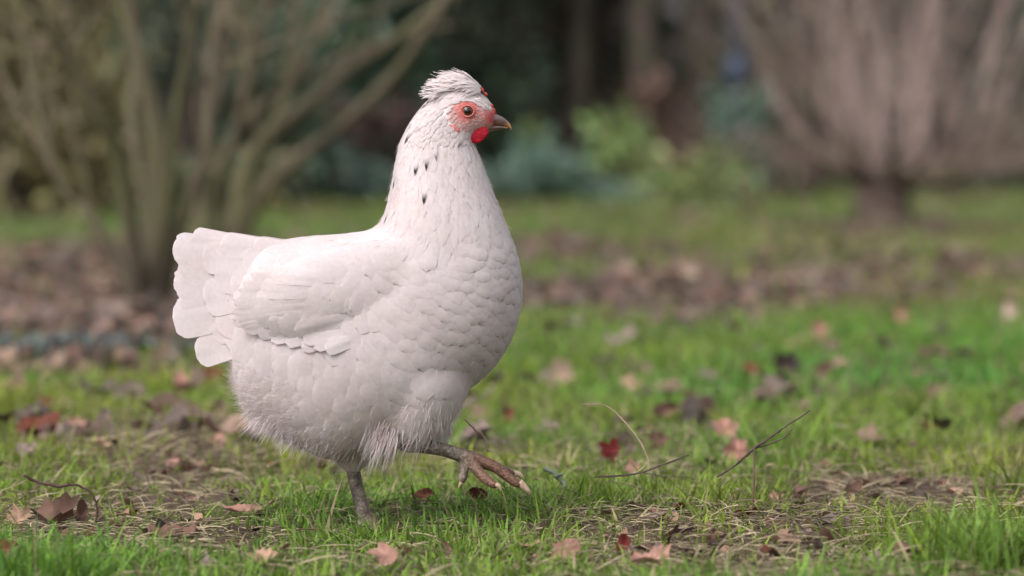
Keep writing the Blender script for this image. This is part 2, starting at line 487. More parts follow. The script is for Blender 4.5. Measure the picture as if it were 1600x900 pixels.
LEAVES = [
 (82, 820, 92, 'brown', 'flat', 'large crumpled grey-brown leaf below the curled dark twig', 1, 1.2),
 (128, 822, 40, 'brown', 'tilt', 'small dark rolled leaf at the foot of the curled dark twig', 0, 1.2),
 (14, 872, 44, 'rust', 'up', 'blurred rusty red leaf in the bottom left corner', 0, .5),
 (245, 846, 66, 'brown', 'flat', 'pinkish brown leaf flat among straw, below the tail', 1, .5),
 (388, 802, 88, 'pink', 'flat', 'long flat pinkish leaf left of the standing leg', 0, .4),
 (412, 886, 60, 'tan', 'flat', 'tan leaf at the bottom edge, left of the standing leg', 1, .5),
 (318, 893, 46, 'grey', 'flat', 'dull grey-brown leaf at the bottom edge under the tail', 1, .5),
 (605, 886, 62, 'pink', 'tilt', 'reddish tan leaf at the bottom edge below the standing foot', 1, .4),
 (660, 800, 38, 'rust', 'tilt', 'red-brown curled leaf just right of the standing leg', 0, .7),
 (746, 797, 36, 'maroon', 'up', 'small dark maroon leaf right under the raised foot', 0, .9),
 (700, 866, 36, 'brown', 'tilt', 'small brown pointed leaf below the raised foot', 0, .6),
 (884, 866, 52, 'pink', 'up', 'pink-tan leaf standing up at the bottom right of the foot', 1, .4),
 (973, 871, 40, 'red', 'tilt', 'small dark red leaf between two tan leaves at the bottom', 0, .7),
 (1015, 888, 96, 'pink', 'flat', 'largest tan-pink leaf lying flat at the bottom edge', 1, .4),
 (955, 722, 44, 'red', 'up', 'glossy deep red leaf left of the arched dry stalk', 1, .8),
 (1030, 710, 50, 'brown', 'tilt', 'dark brown folded leaf at the foot of the arched stalk', 1, 1.0),
 (1040, 650, 44, 'brown', 'up', 'reddish brown leaf standing on edge beyond the arched stalk', 0, .5),
 (990, 758, 36, 'pink', 'tilt', 'dull pink leaf in the grass under the arched dry stalk', 1, .6),
 (1132, 688, 48, 'salmon', 'tilt', 'pale salmon leaf, upper of the pair beside the forked twig', 1, .5),
 (1152, 716, 48, 'salmon', 'up', 'ragged salmon leaf, lower of the pair beside the forked twig', 1, .7),
 (1176, 590, 46, 'rust', 'tilt', 'blurred red-brown leaf, left neighbour of the blackish leaf clump', 0, .8),
 (1231, 588, 52, 'dark', 'tilt', 'blurred blackish crumpled leaf clump in the mid lawn', 1, 1.0),
 (1287, 583, 38, 'brown', 'up', 'blurred brown leaf, right neighbour of the blackish leaf clump', 0, .6),
 (1278, 529, 34, 'salmon', 'up', 'blurred pale pink leaf above the blackish leaf clump', 1, .5),
 (1450, 672, 38, 'maroon', 'tilt', 'dark maroon leaf alone in the grass at right', 1, .9),
 (1590, 660, 40, 'pink', 'tilt', 'pink leaf cut by the right edge of the picture', 1, .5),
 (1332, 778, 40, 'brown', 'tilt', 'curled brown leaf in the bare patch at right', 0, 1.0),
 (1298, 708, 34, 'brown', 'flat', 'small brown leaf right of the forked twig', 1, .8),
 (1526, 856, 38, 'grey', 'up', 'grey-brown leaf stuck in the tall grass tuft at right', 0, .5),
 (1425, 889, 76, 'brown', 'flat', 'long dark brown leaf at the bottom edge beside the tuft', 0, .5),
 (1298, 622, 30, 'dark', 'flat', 'left one of two small blackish leaves below the leaf clump', 0, .6),
 (1352, 622, 44, 'dark', 'flat', 'right one of two small blackish leaves below the leaf clump', 0, .6),
 (795, 656, 30, 'rust', 'up', 'small blurred rusty leaf behind the raised foot', 0, .6),
 (283, 613, 42, 'salmon', 'up', 'round blurred salmon leaf right below the tail', 0, .3),
 (330, 599, 40, 'rust', 'tilt', 'blurred dark red leaf beside the fluffy rear', 1, .8),
 (68, 652, 44, 'rust', 'tilt', 'blurred rusty leaf above the long maroon leaf at left', 1, .6),
 (60, 690, 74, 'rust', 'tilt', 'long arched maroon leaf at the left edge of the lawn', 0, .9),
 (118, 684, 36, 'pink', 'tilt', 'pinkish leaf right of the long maroon leaf', 1, .6),
 (161, 672, 38, 'grey', 'up', 'pale grey leaf, rightmost of the row at left', 0, .5),
 (40, 732, 42, 'grey', 'tilt', 'grey-brown leaf above the end of the curled dark twig', 1, .6),
 (985, 612, 44, 'tan', 'tilt', 'blurred tan leaf left of the upright brown leaf', 1, .5),
 (1080, 617, 38, 'brown', 'up', 'blurred brown leaf right of the upright brown leaf', 0, .6),
 (742, 692, 60, 'grey', 'tilt', 'greyish mauve leaf in the grass behind the raised shank', 1, .5),
 (508, 735, 44, 'brown', 'tilt', 'dark brown leaf half hidden left behind the standing shank', 1, .8),
 (1575, 488, 32, 'pale', 'up', 'blurred pale leaf far off near the right edge', 1, .4),
 (1406, 496, 32, 'salmon', 'up', 'blurred salmon leaf far off below the right shrub', 1, .4),
 (976, 432, 34, 'pale', 'up', 'whitish far leaf, left one of two in the litter', 1, .4),
 (1075, 433, 32, 'pale', 'up', 'whitish far leaf, right one of two in the litter', 1, .4),
 (1212, 600, 22, 'rust', 'up', 'tiny rusty leaf touching the blackish leaf clump', 0, .6),
 (826, 862, 40, 'tan', 'flat', 'flat tan leaf left of the standing pink-tan leaf', 1, .6),
 (10, 612, 34, 'pink', 'tilt', 'blurred pinkish leaf cut by the left edge', 1, .5),
 (800, 800, 44, 'brown', 'flat', 'flat brown leaf below the claw of the raised foot', 1, .6),
 (1212, 790, 30, 'pink', 'tilt', 'small pink leaf right of the thin upright stem', 1, .6),
 (30, 828, 44, 'tan', 'tilt', 'tan leaf left of the crumpled grey-brown leaf', 1, .6),
]
for i, (px, py, sz, c, pose, lab, lob, curl) in enumerate(LEAVES):
    leaf_thing(i, px, py, sz, c, pose, lab, bool(lob), curl)

def litter():
    acc = Acc(); made = 0
    keys = ['rust', 'pink', 'tan', 'brown', 'brown', 'grey', 'grey', 'grey', 'tan', 'dark']
    geoms = [leaf_geom(900 + k, k % 2 == 0, .7) for k in range(6)]
    small = []
    for V, Q, T in geoms:                           # light versions: middle ring dropped
        n = 30; idx = [0] + list(range(1 + 2 * n, 1 + 3 * n, 2)); W2 = V[idx]
        small.append((W2, [[0, 1 + k, 1 + (k + 1) % 15] for k in range(15)]))
    ys = -0.7 + 27 * RS.rand(60000) ** 1.8; xs = (RS.rand(60000) * 2 - 1) * (.62 * (D + ys) / D)
    gg = lawn_green(*to_px(xs, ys)); ok = np.nonzero(RS.rand(60000) < np.where(gg > .7, .014, .02 + .75 * np.maximum(0, .7 - gg) ** 1.4) * np.where(ys < 1.2, .5, 1))[0][:3800]
    for x, y in zip(xs[ok], ys[ok]):
        V, T = small[RS.randint(6)]
        near = y < 1.0
        s = (.007 + .010 * RS.rand()) if near else (.014 + .026 * RS.rand()) * (1 + .02 * y)
        e = (RS.randn() * .35 + (0 if near else .25), RS.randn() * .35, RS.rand() * 6.28)
        Rm = np.array((Matrix.Rotation(e[0], 3, 'X') @ Matrix.Rotation(e[1], 3, 'Y') @ Matrix.Rotation(e[2], 3, 'Z')))
        c = np.array(LEAF_COL[keys[RS.randint(len(keys))]])
        if not near: c = c * .5 + np.array([.17, .13, .11]) * .5
        c = c * (.45 + .65 * RS.rand())
        acc.add(V @ Rm.T * s + [x, y, float(gz(x, y)) + .003 + s * .3], None, T, c)
    tag(obj('leaf_litter', acc.mesh('leaf_litter'), None, M_LITTER), 'brown and pink leaf litter scattered thickly over bare ground', 'leaf litter', None, 'stuff')
litter()

# ------------------------------------------------------------------ twigs, stalks and small plants in the foreground
def twig(name, label, cat, lines, colour, group=None):
    """lines: list of (list of (px,py,y offset), r0, r1)"""
    acc = Acc()
    for pts, r0, r1 in lines:
        w = [P(a, b, c) for a, b, c in pts]
        r0, r1 = r0 * .6, r1 * .6; rr = np.linspace(r0, r1, len(w)); m = len(w) * 5
        cc = catmull(np.hstack([np.array(w), rr[:, None]]), m)
        wob = np.cumsum(RS.randn(m, 3), 0); wob -= np.linspace(0, 1, m)[:, None] * wob[-1]
        cc[:, :3] += wob * r0 * .28
        cc[:, 3] *= 1 + .35 * (RS.rand(m) > .86) + .08 * RS.randn(m)
        tube(acc, cc[:, :3], cc[:, 3], None, 7, np.array(colour), .10)
        for q in range(3, m - 3, 6):                 # buds and snags
            e = cc[q, :3] + RS.randn(3) * r0 * 1.3
            tube(acc, [cc[q, :3], (cc[q, :3] + e) / 2, e + np.array([0, 0, r0 * .5])], [r0 * .55, r0 * .45, r0 * .15], None, 5, np.array(colour))
    tag(obj(name, acc.mesh(name), None, M_TWIG), label, cat, group)

twig('twig', 'curled dark brown twig arching over the grass at left', 'twig',
     [([(38, 744, .0), (60, 753, 0), (90, 757, -.005), (118, 754, -.01), (142, 764, -.012), (152, 785, -.012), (150, 810, -.012), (146, 834, -.01)], .0024, .0015)], (0.075, 0.045, 0.038), 'twigs lying in the lawn')
twig('twig', 'dark forked twig resting on the thin upright stem', 'twig',
     [([(1165, 712, .03), (1178, 700, .03), (1205, 682, .03), (1230, 665, .03), (1266, 641, .03)], .0022, .0012), ([(1180, 700, .03), (1205, 692, .03), (1225, 683, .03), (1238, 670, .03)], .0015, .0008),
      ([(1120, 745, .05), (1146, 728, .04), (1170, 708, .032)], .0013, .0018)], (0.085, 0.06, 0.052), 'twigs lying in the lawn')
twig('twig', 'thin brown upright stem holding the forked twig', 'twig', [([(1174, 850, .0), (1175, 800, .005), (1177, 745, .015), (1178, 698, .028)], .0017, .0013)], (0.12, 0.065, 0.055))
twig('dry_stalk', 'pale arched dry stalk beside the deep red leaf', 'stalk',
     [([(1020, 748, .06), (1008, 705, .06), (988, 672, .06), (962, 643, .06), (938, 632, .06), (911, 631, .06)], .0014, .0009), ([(1012, 722, .06), (1000, 735, .055), (985, 742, .05)], .001, .0008)], (0.42, 0.32, 0.23))
twig('twig', 'dark curved twig lying left of the salmon leaves', 'twig',
     [([(928, 746, .05), (965, 744, .05), (1005, 738, .05), (1040, 724, .05), (1076, 711, .05)], .0016, .0012), ([(1005, 738, .05), (1030, 743, .045)], .001, .0006)], (0.09, 0.065, 0.055), 'twigs lying in the lawn')
twig('twig', 'long brown twig on the ground below the raised foot', 'twig',
     [([(610, 829, .0), (680, 828, .0), (740, 822, .01), (800, 815, .02), (862, 803, .03)], .0016, .001)], (0.15, 0.095, 0.075), 'twigs lying in the lawn')
twig('twig', 'brown twig on the ground crossing under the upright stem', 'twig',
     [([(1065, 812, .0), (1120, 818, .0), (1170, 832, -.0), (1240, 845, -.0)], .0018, .001)], (0.14, 0.09, 0.07), 'twigs lying in the lawn')
twig('twig', 'grey-green lichen covered twig right of the raised claw', 'twig',
     [([(850, 732, .05), (868, 745, .045), (884, 760, .04)], .004, .003), ([(866, 744, .045), (880, 742, .04)], .003, .002)], (0.20, 0.225, 0.17), 'twigs lying in the lawn')
twig('dry_stalk', 'pale straight straw at the left edge beside the curled twig', 'stalk', [([(-20, 776, 0), (10, 764, 0), (44, 749, 0)], .0009, .0006)], (0.40, 0.32, 0.24))
twig('dry_stalk', 'pale bent stalk leaning behind the raised shank', 'stalk', [([(762, 706, .12), (752, 682, .12), (738, 668, .12), (725, 655, .12)], .0022, .0016)], (0.42, 0.33, 0.24))
twig('dry_stalk', 'whitish flat stalk lying across straw at bottom left', 'stalk', [([(310, 872, -.02), (345, 862, -.02), (375, 852, -.02), (398, 838, -.02)], .0018, .0012)], (0.52, 0.46, 0.36))
# ------------------------------------------------------------------ shrubs and trees behind
def stem_mesh(lines, y, mat, parent, name='stem', wscale=1.0):
    for pts, w0, w1, dy in lines:
        s = K * (D + y) / D
        n = len(pts)
        w = [P(a, b, y + dy * (k / (n - 1))) for k, (a, b) in enumerate(pts)]
        w[0].z = min(w[0].z, -0.02) if pts[0][1] > 380 else w[0].z
        acc = Acc(); tube(acc, w, np.linspace(w0, w1, n) * s * .41 * wscale, n * 6, 10, None, .04)
        obj(name, acc.mesh(name), parent, mat)

def twiggery(acc, roots, n, L0, col, spread=.6, up=.5, rad=.004, seg=5, colvar=.4):
    """thin branching twigs growing from points along given stems; roots: list of (point, direction)"""
    for k in range(n):
        p, d = roots[RS.randint(len(roots))]
        p = np.array(p, float); d = np.array(d, float) + RS.randn(3) * spread + np.array([0, 0, up]); d /= np.linalg.norm(d)
        L = L0 * (0.4 + RS.rand()); pts = [p.copy()]
        for q in range(seg - 1):
            p = p + d * L / (seg - 1); d = d + RS.randn(3) * .14 + np.array([0, 0, .05]); d /= np.linalg.norm(d); pts.append(p.copy())
        r = rad * (.5 + RS.rand())
        c = np.array(col) * (1 - colvar / 2 + colvar * RS.rand())
        tube(acc, pts, np.linspace(r, r * .35, seg), None, 4, c)
        if RS.rand() < .6:
            q0 = pts[seg // 2]; d2 = d + RS.randn(3) * .6; d2 /= np.linalg.norm(d2)
            tube(acc, [q0, q0 + d2 * L * .25, q0 + d2 * L * .5 + np.array([0, 0, .04 * L])], [r * .6, r * .45, r * .25], None, 3, c)

def roots_of(lines, y, lo=.35):
    R = []
    for pts, w0, w1, dy in lines:
        c = catmull(np.array(pts, float), 24)
        for k in range(int(24 * lo), 24):
            a, b = c[k]; k2 = min(k + 1, 23); k1 = k2 - 1
            t = k / 23
            p = P(a, b, y + dy * t); q = P(c[k2][0], c[k2][1], y + dy * t) - P(c[k1][0], c[k1][1], y + dy * t)
            R.append((p, q.normalized()))
    return R

S1 = [([(236, 500), (242, 430), (252, 340), (246, 215), (222, 110), (206, 20), (195, -90), (190, -220)], 62, 13, .2),
      ([(222, 495), (208, 390), (184, 250), (150, 175), (102, 88), (55, 15), (10, -60)], 44, 11, -.3),
      ([(246, 495), (268, 400), (296, 310), (322, 235), (328, 130), (338, 10), (350, -120)], 40, 11, .3),
      ([(216, 495), (180, 400), (140, 335), (98, 290), (66, 200), (40, 90), (20, -30)], 26, 10, .5),
      ([(240, 470), (262, 330), (272, 200), (292, 90), (304, -20), (320, -140)], 26, 11, -.2),
      ([(240, 460), (228, 330), (205, 190), (208, 90), (180, -20)], 24, 10, .6),
      ([(104, 128), (60, 140), (20, 160), (-40, 200)], 14, 8, .1), ([(100, 88), (130, 55), (160, -10)], 13, 7, .1)]
S2 = [([(352, 428), (368, 345), (382, 275), (412, 225), (470, 172), (540, 112), (610, 66), (700, 2), (780, -60)], 44, 13, .4),
      ([(366, 425), (398, 318), (462, 252), (535, 195), (608, 125), (672, 40), (720, -40)], 34, 12, -.3),
      ([(344, 425), (338, 335), (352, 240), (404, 170), (500, 108), (590, 70), (660, 55)], 26, 10, .6),
      ([(352, 425), (336, 305), (372, 205), (398, 110), (424, 0), (450, -110)], 26, 11, -.5),
      ([(360, 420), (388, 265), (432, 180), (488, 70), (524, -20)], 24, 10, .2),
      ([(330, 420), (310, 320), (330, 190), (350, 80), (352, -40)], 24, 10, .5),
      ([(420, 220), (450, 150), (455, 60), (470, -40)], 15, 8, .2)]
def big_shrub(base, lines, y, label):
    p = G(*base); r = empty('shrub', (0, 0, 0))
    tag(r, label, 'shrub', 'bare multi-stemmed shrubs')
    stem_mesh(lines, y, M_BARK_MOSS, r)
    acc = Acc(); twiggery(acc, roots_of(lines, y), 26, .5, (0.20, 0.155, 0.11), .5, .45, .005, 5, .8)
    o = obj('twigs', acc.mesh('twigs'), r, M_TWIG); o['kind'] = 'stuff'
big_shrub((236, 490), S1, 5.25, 'mossy many-stemmed bare shrub behind the tail, nearest at left')
big_shrub((360, 425), S2, 8.0, 'bare shrub with long branches slanting right behind the hen')

# pale shrub at right: short trunk, knobbly crown, hundreds of upright twigs
def right_shrub():
    y = D * 3.4
    r = empty('shrub'); tag(r, 'pale pinkish shrub with dense upright twigs on a short dark trunk', 'shrub')
    acc = Acc()
    tube(acc, [P(1383, 372, y), P(1384, 350, y), P(1378, 320, y), P(1382, 290, y), P(1390, 262, y)], [.30, .15, .115, .12, .10], 20, 14, None, .08)
    obj('trunk', acc.mesh('trunk'), r, M_BARK_BROWN)
    limbs = []
    for k in range(16):
        a = k / 16 * 6.28 + RS.rand() * .3; L = 250 * (.5 + .5 * RS.rand())
        e = (1428 + math.cos(a) * L, 225 + RS.randn() * 30 - 25 * RS.rand(), y + math.sin(a) * L * .0028)
        pts = [P(1384, 290, y), P((1384 + e[0]) / 2, 274 - 12 * RS.rand(), (y + e[2]) / 2), P(*e)]
        ac = Acc(); tube(ac, pts, [.032, .018, .007], 12, 8, None, .08); obj('limb', ac.mesh('limb'), r, M_BARK_BROWN)
        c = catmull(np.array(pts), 10)
        limbs += [(c[q], np.array([math.cos(a) * .5 * q / 9, math.sin(a) * .5 * q / 9, 1.0])) for q in range(2, 10)]
    ac = Acc()
    heads = [limbs[k] for k in RS.choice(len(limbs), 80, replace=False)]
    heads = [(np.array(p), d + RS.randn(3) * np.array([.28, .25, 0])) for p, d in heads]
    twiggery(ac, heads, 165, 1.15, (0.50, 0.37, 0.335), .22, .5, .0021, 6, .9)
    low = [(p, np.array([d[0] * 9, d[1] * 9, -.1])) for p, d in limbs]
    twiggery(ac, low, 110, .7, (0.24, 0.175, 0.15), .7, .1, .0026, 5, .6)
    o = obj('twigs', ac.mesh('twigs'), r, M_TWIG); o['kind'] = 'stuff'
right_shrub()

def leaf_cloud(n, centres, size, cols, asp=.42, droop=.2, seed=1):
    """n folded leaves spread through blobs: centres = list of (cx,cy,cz,rx,ry,rz,weight)"""
    r = np.random.RandomState(seed)
    cw = np.array([c[6] for c in centres], float); cw /= cw.sum()
    ci = r.choice(len(centres), n, p=cw); C = np.array([c[:6] for c in centres])[ci]
    d = r.randn(n, 3); d /= np.linalg.norm(d, axis=1)[:, None]
    rad = r.rand(n) ** .42
    p = C[:, :3] + d * C[:, 3:6] * rad[:, None]
    p[:, 2] = np.maximum(p[:, 2], .01)
    ax = d * .5 + r.randn(n, 3) * .8; ax[:, 2] -= droop; ax /= np.linalg.norm(ax, axis=1)[:, None]
    up = r.randn(n, 3) * .6 + np.array([0, 0, 1.0]); sd = np.cross(ax, up); sd /= np.linalg.norm(sd, axis=1)[:, None] + 1e-9
    nn = np.cross(sd, ax)
    L = (size * (.6 + .8 * r.rand(n)))[:, None]; Wd = L * asp * .5
    v0 = p; v1 = p + ax * L * .5 + sd * Wd + nn * Wd * .35; v2 = p + ax * L - nn * L * .1; v3 = p + ax * L * .5 - sd * Wd + nn * Wd * .35; 
    V = np.stack([v0, v1, v2, v3], 1).reshape(-1, 3)
    i = np.arange(n) * 4
    T = np.concatenate([np.stack([i, i + 1, i + 2], -1), np.stack([i, i + 2, i + 3], -1)])
    cols = np.array(cols); c = cols[r.randint(len(cols), size=n)] * (.55 + .9 * r.rand(n))[:, None]
    return V, T, np.repeat(c, 4, 0)

TEAL = [(0.092, 0.170, 0.116), (0.075, 0.138, 0.092), (0.159, 0.225, 0.163), (0.114, 0.161, 0.070)]
DARKG = [(0.043, 0.072, 0.048), (0.059, 0.089, 0.059), (0.068, 0.078, 0.052), (0.078, 0.064, 0.052)]
OLIVE = [(0.251, 0.220, 0.092), (0.210, 0.199, 0.078), (0.180, 0.150, 0.078), (0.290, 0.230, 0.128)]
BROWN = [(0.307, 0.233, 0.217), (0.210, 0.150, 0.119), (0.290, 0.210, 0.180), (0.128, 0.098, 0.078), (0.109, 0.119, 0.068)]
LIME = [(0.230, 0.340, 0.109), (0.188, 0.340, 0.128), (0.312, 0.340, 0.128)]
BLUEG = [(0.168, 0.269, 0.201), (0.142, 0.229, 0.190), (0.246, 0.289, 0.259), (0.116, 0.187, 0.123)]

def bush(name, label, cat, px, ymul, halfw, h, cols, n, size, seed, stems=5, group=None, bark=M_BARK_DARK, depth=None, low=.0):
    """a leafy bush rooted where it stands; halfw in photo pixels at its distance, h in metres"""
    y = D * (ymul - 1); s = K * ymul; x = (px - 800) * s; R = halfw * s; r = np.random.RandomState(seed)
    e = empty(name, (x, y, 0)); tag(e, label, cat, group)
    dep = depth or R * .8
    cs = []
    for k in range(14):
        t = r.rand()
        cs.append((r.randn() * R * .45, r.randn() * dep * .35, low + h * (.12 + .80 * t), R * (.35 + .25 * r.rand()), dep * .45, h * (.14 + .10 * r.rand()), 1))
    V, T, C = leaf_cloud(n, cs, size, cols, seed=seed)
    obj('foliage', np_mesh('foliage', V, None, T, C, False), e, M_EVER)
    for k in range(stems):
        a = r.rand() * 6.28; q = r.rand() * R * .6
        acc = Acc(); b = np.array([math.cos(a) * q * .25, math.sin(a) * q * .25, -.02]); t = np.array([math.cos(a) * q, math.sin(a) * q * .6, h * (.6 + .3 * r.rand())])
        m = (b + t) / 2 + r.randn(3) * .06
        tube(acc, [b, m, t], [.035 + .015 * h, .03, .01], 10, 7, None, .06); obj('stem', acc.mesh('stem'), e, bark)

EG = 'evergreen bushes along the far edge of the lawn'
bush('bush', 'olive brown leafy bush filling the top left corner', 'bush', 40, 5.2, 240, 2.6, OLIVE, 9000, .085, 21, 6, EG)
bush('bush', 'dark olive green bush behind the mossy nearest shrub', 'bush', 300, 6.4, 210, 3.0, DARKG + TEAL + OLIVE[1:3], 9000, .09, 22, 6, EG)
bush('bush', 'teal green bush behind the slanting branches', 'bush', 570, 7.6, 170, 3.2, TEAL, 9000, .11, 23, 6, EG)
bush('bush', 'dark teal bush directly behind the crest of the hen', 'bush', 745, 7.9, 150, 3.4, TEAL + DARKG, 8000, .11, 24, 6, EG)
bush('bush', 'brownish bush in the shade right of the beak', 'bush', 905, 8.2, 130, 3.2, BROWN + DARKG, 5500, .11, 25, 6, EG)
bush('bush', 'dark olive bush behind the left side of the pale shrub', 'bush', 1260, 7.6, 120, 2.8, DARKG + OLIVE[2:], 5000, .10, 26, 6, EG)
bush('bush', 'dark green bush hidden behind the pale shrub twigs', 'bush', 1480, 7.8, 190, 3.0, DARKG + DARKG + OLIVE[2:] + TEAL, 8000, .11, 27, 6, EG)
GC = 'low plants under the far bushes'
bush('ground_plant', 'low bluish ivy mound behind the neck of the hen', 'ground cover', 500, 6.6, 110, .42, BLUEG, 2600, .09, 31, 0, GC)
bush('ground_plant', 'low reddish-brown leafy mound above the ivy, left of the neck', 'ground cover', 590, 7.0, 60, .75, [(0.16, 0.08, 0.08), (0.12, 0.07, 0.06), (0.07, 0.09, 0.07)], 1100, .09, 32, 0, GC)
bush('ground_plant', 'low bluish ivy mound just right of the breast', 'ground cover', 870, 6.7, 110, .36, BLUEG, 2600, .09, 33, 0, GC)
bush('ground_plant', 'bright lime green leafy plant right of the beak', 'plant', 962, 6.9, 38, .58, LIME, 420, .11, 34, 2, GC)
bush('ground_plant', 'smaller yellow-green plant between beak and lime plant', 'plant', 842, 6.9, 30, .5, LIME + TEAL, 500, .10, 35, 2, GC)
bush('ground_plant', 'yellow-green low plant left of the pale shrub', 'plant', 1120, 6.3, 75, .36, LIME + LIME + OLIVE, 900, .09, 36, 0, GC)
bush('ground_plant', 'russet dead fern clump right of the lime plant', 'plant', 1030, 7.3, 42, .8, [(0.17, 0.10, 0.075), (0.12, 0.075, 0.055), (0.22, 0.16, 0.125)], 900, .12, 37, 0, GC)
bush('ground_plant', 'teal green plant beneath the dark blue post', 'plant', 1150, 7.2, 40, .85, BLUEG + TEAL, 600, .10, 38, 1, GC)
bush('ground_plant', 'low dark green mound behind the stems of both shrubs', 'ground cover', 310, 6.0, 160, .32, TEAL + OLIVE, 2200, .08, 39, 0, GC)
bush('ground_plant', 'bluish low ivy patch left of the tail', 'ground cover', 90, 1.86, 170, .024, [(.10, .13, .125), (.13, .15, .155), (.06, .09, .07), (.16, .17, .18)], 300, .030, 40, 0, GC, depth=.12)

# tree trunks in the dark part
for k, (px, ym, w, lean, lab) in enumerate([(905, 7.9, 34, 10, 'grey tree trunk in the shade above the beak'), (1012, 7.8, 46, -15, 'broad dark tree trunk above the lime plant'),
                                           (1092, 7.9, 58, 10, 'broad dark tree trunk left of the dark blue post'), (1205, 7.9, 34, 15, 'dark tree trunk between blue post and pale shrub'),
                                           (690, 9.5, 50, 5, 'dark tree trunk hidden behind the teal bushes')]):
    y = D * (ym - 1); s = K * ym
    e = empty('tree', ((px - 800) * s, y, 0)); tag(e, lab, 'tree', 'trees in the shade behind the bushes')
    acc = Acc(); w2 = w * s * .5
    tube(acc, [(0, 0, -.05), (0, 0, .25), (lean * s * .4, 0, 1.5), (lean * s, .1, 3.5), (lean * s * 1.5, .1, 6)], [w2 * 1.7, w2 * 1.1, w2, w2 * .85, w2 * .4], 24, 12, None, .05)
    obj('trunk', acc.mesh('trunk'), e, M_BARK_DARK)
    V, T, C = leaf_cloud(4200, [(RS.randn() * .8, RS.randn() * .6, 3.6 + 2.6 * RS.rand(), .9, .9, .6, 1) for _ in range(9)], .16, DARKG + TEAL[1:2], seed=60 + k)
    obj('crown', np_mesh('crown', V, None, T, C, False), e, M_EVER)

# the dark evergreen thicket that closes the garden
V, T, C = leaf_cloud(46000, [(x, 33.5 + 1.2 * math.sin(x * 1.3), z, 1.3, 1.3, 1.0, 1) for x in np.arange(-9.5, 9.6, 1.0) for z in (.6, 1.8, 3.2, 4.8, 6.2)], .24, DARKG + DARKG + TEAL[1:2] + BROWN[2:3], seed=77)
tag(obj('thicket', np_mesh('thicket', V, None, T, C, False), None, M_EVER), 'dark evergreen thicket closing the garden behind everything', 'thicket', None, 'stuff')

def blue_post():
    ym = 7.4; y = D * (ym - 1); s = K * ym
    e = empty('garden_post', ((1150 - 800) * s, y, 0)); tag(e, 'slim dark blue post with a brighter blue cap ring in the shade', 'post')
    m, nt, b = material('dark_blue_paint', .5, .4); n = noise(nt, 8, 4)
    nt.links.new(ramp(nt, [(.3, (.009, .012, .022)), (.7, (.016, .022, .04))], n.outputs[0]).outputs[0], b.inputs[0])
    m2, nt2, b2 = material('blue_plastic', .4, .5); n = noise(nt2, 12, 3)
    nt2.links.new(ramp(nt2, [(.3, (.010, .028, .06)), (.7, (.016, .045, .09))], n.outputs[0]).outputs[0], b2.inputs[0])
    a = Acc(); tube(a, [(0, 0, -.05), (0, 0, .6), (.0, 0, 1.4), (0, 0, 2.3)], [.05, .05, .05, .05], 20, 12); obj('shaft', a.mesh('shaft'), e, m)
    z = ZC + (230 - 108) * s
    a = Acc(); tube(a, [(.01, -.01, z - .09), (.01, -.01, z - .06), (.01, -.01, z + .06), (.01, -.01, z + .09)], [.055, .085, .085, .055], 14, 14); obj('band', a.mesh('band'), e, m2)
blue_post()

# ------------------------------------------------------------------ THE HEN
hen = empty('hen', (0, 0, 0))
tag(hen, 'white crested hen walking right with one foot raised', 'hen')
RINGS = [  # back point, belly point (photo pixels), half width in metres
 ((372, 470), (368, 520), .012), ((385, 425), (368, 590), .034), ((415, 385), (385, 634), .052), ((455, 375), (420, 668), .064),
 ((500, 370), (470, 696), .073), ((540, 367), (528, 714), .079), ((575, 361), (600, 694), .083), ((594, 349), (668, 668), .084),
 ((602, 334), (722, 612), .083), ((607, 318), (768, 574), .081), ((610, 304), (797, 528), .077), ((613, 290), (812, 478), .071),
 ((616, 275), (811, 424), .064), ((618, 260), (798, 374), .055), ((621, 245), (780, 328), .047), ((625, 228), (764, 288), .040),
 ((632, 210), (753, 258), .0345), ((642, 192), (745, 238), .031), ((655, 174), (740, 225), .0285), ((672, 155), (739, 217), .027),
 ((695, 141), (743, 212), .0255), ((722, 137), (750, 208), .0235), ((746, 143), (758, 205), .0195), ((762, 156), (765, 203), .0145),
 ((770, 168), (770, 200), .0095), ((774, 178), (773, 194), .004)]
NR, NS = 150, 56
def hen_loft():
    rows = np.array([[a[0], a[1], b[0], b[1], w] for a, b, w in RINGS], float)
    R = catmull(rows, NR)
    A = np.array([P(r[0], r[1]) for r in R]); B = np.array([P(r[2], r[3]) for r in R]); w = np.maximum(R[:, 4], .001)
    Cn = (A + B) / 2; a = (A - B) / 2
    ph = np.linspace(0, 2 * np.pi, NS, endpoint=False)
    ex = 2 / 2.25
    c = np.sign(np.cos(ph)) * np.abs(np.cos(ph)) ** ex; s = np.sign(np.sin(ph)) * np.abs(np.sin(ph)) ** ex
    V = Cn[:, None, :] + a[:, None, :] * c[None, :, None] + np.array([0, -1, 0])[None, None, :] * (w[:, None] * s[None, :])[:, :, None]
    return V
LOFT = hen_loft()
def loft_acc():
    acc = Acc(); m, n = LOFT.shape[:2]
    V = LOFT.reshape(-1, 3)
    i = np.arange(m - 1)[:, None] * n; j = np.arange(n)[None, :]; j2 = (j + 1) % n
    Q = np.stack([i + j, i + n + j, i + n + j2, i + j2], -1).reshape(-1, 4)
    V = np.vstack([V, LOFT[0].mean(0)[None], LOFT[-1].mean(0)[None]]); jj = np.arange(n)
    T = np.vstack([np.stack([np.full(n, m * n), jj, (jj + 1) % n], -1), np.stack([np.full(n, m * n + 1), (m - 1) * n + (jj + 1) % n, (m - 1) * n + jj], -1)])
    acc.add(V, Q, T); return acc

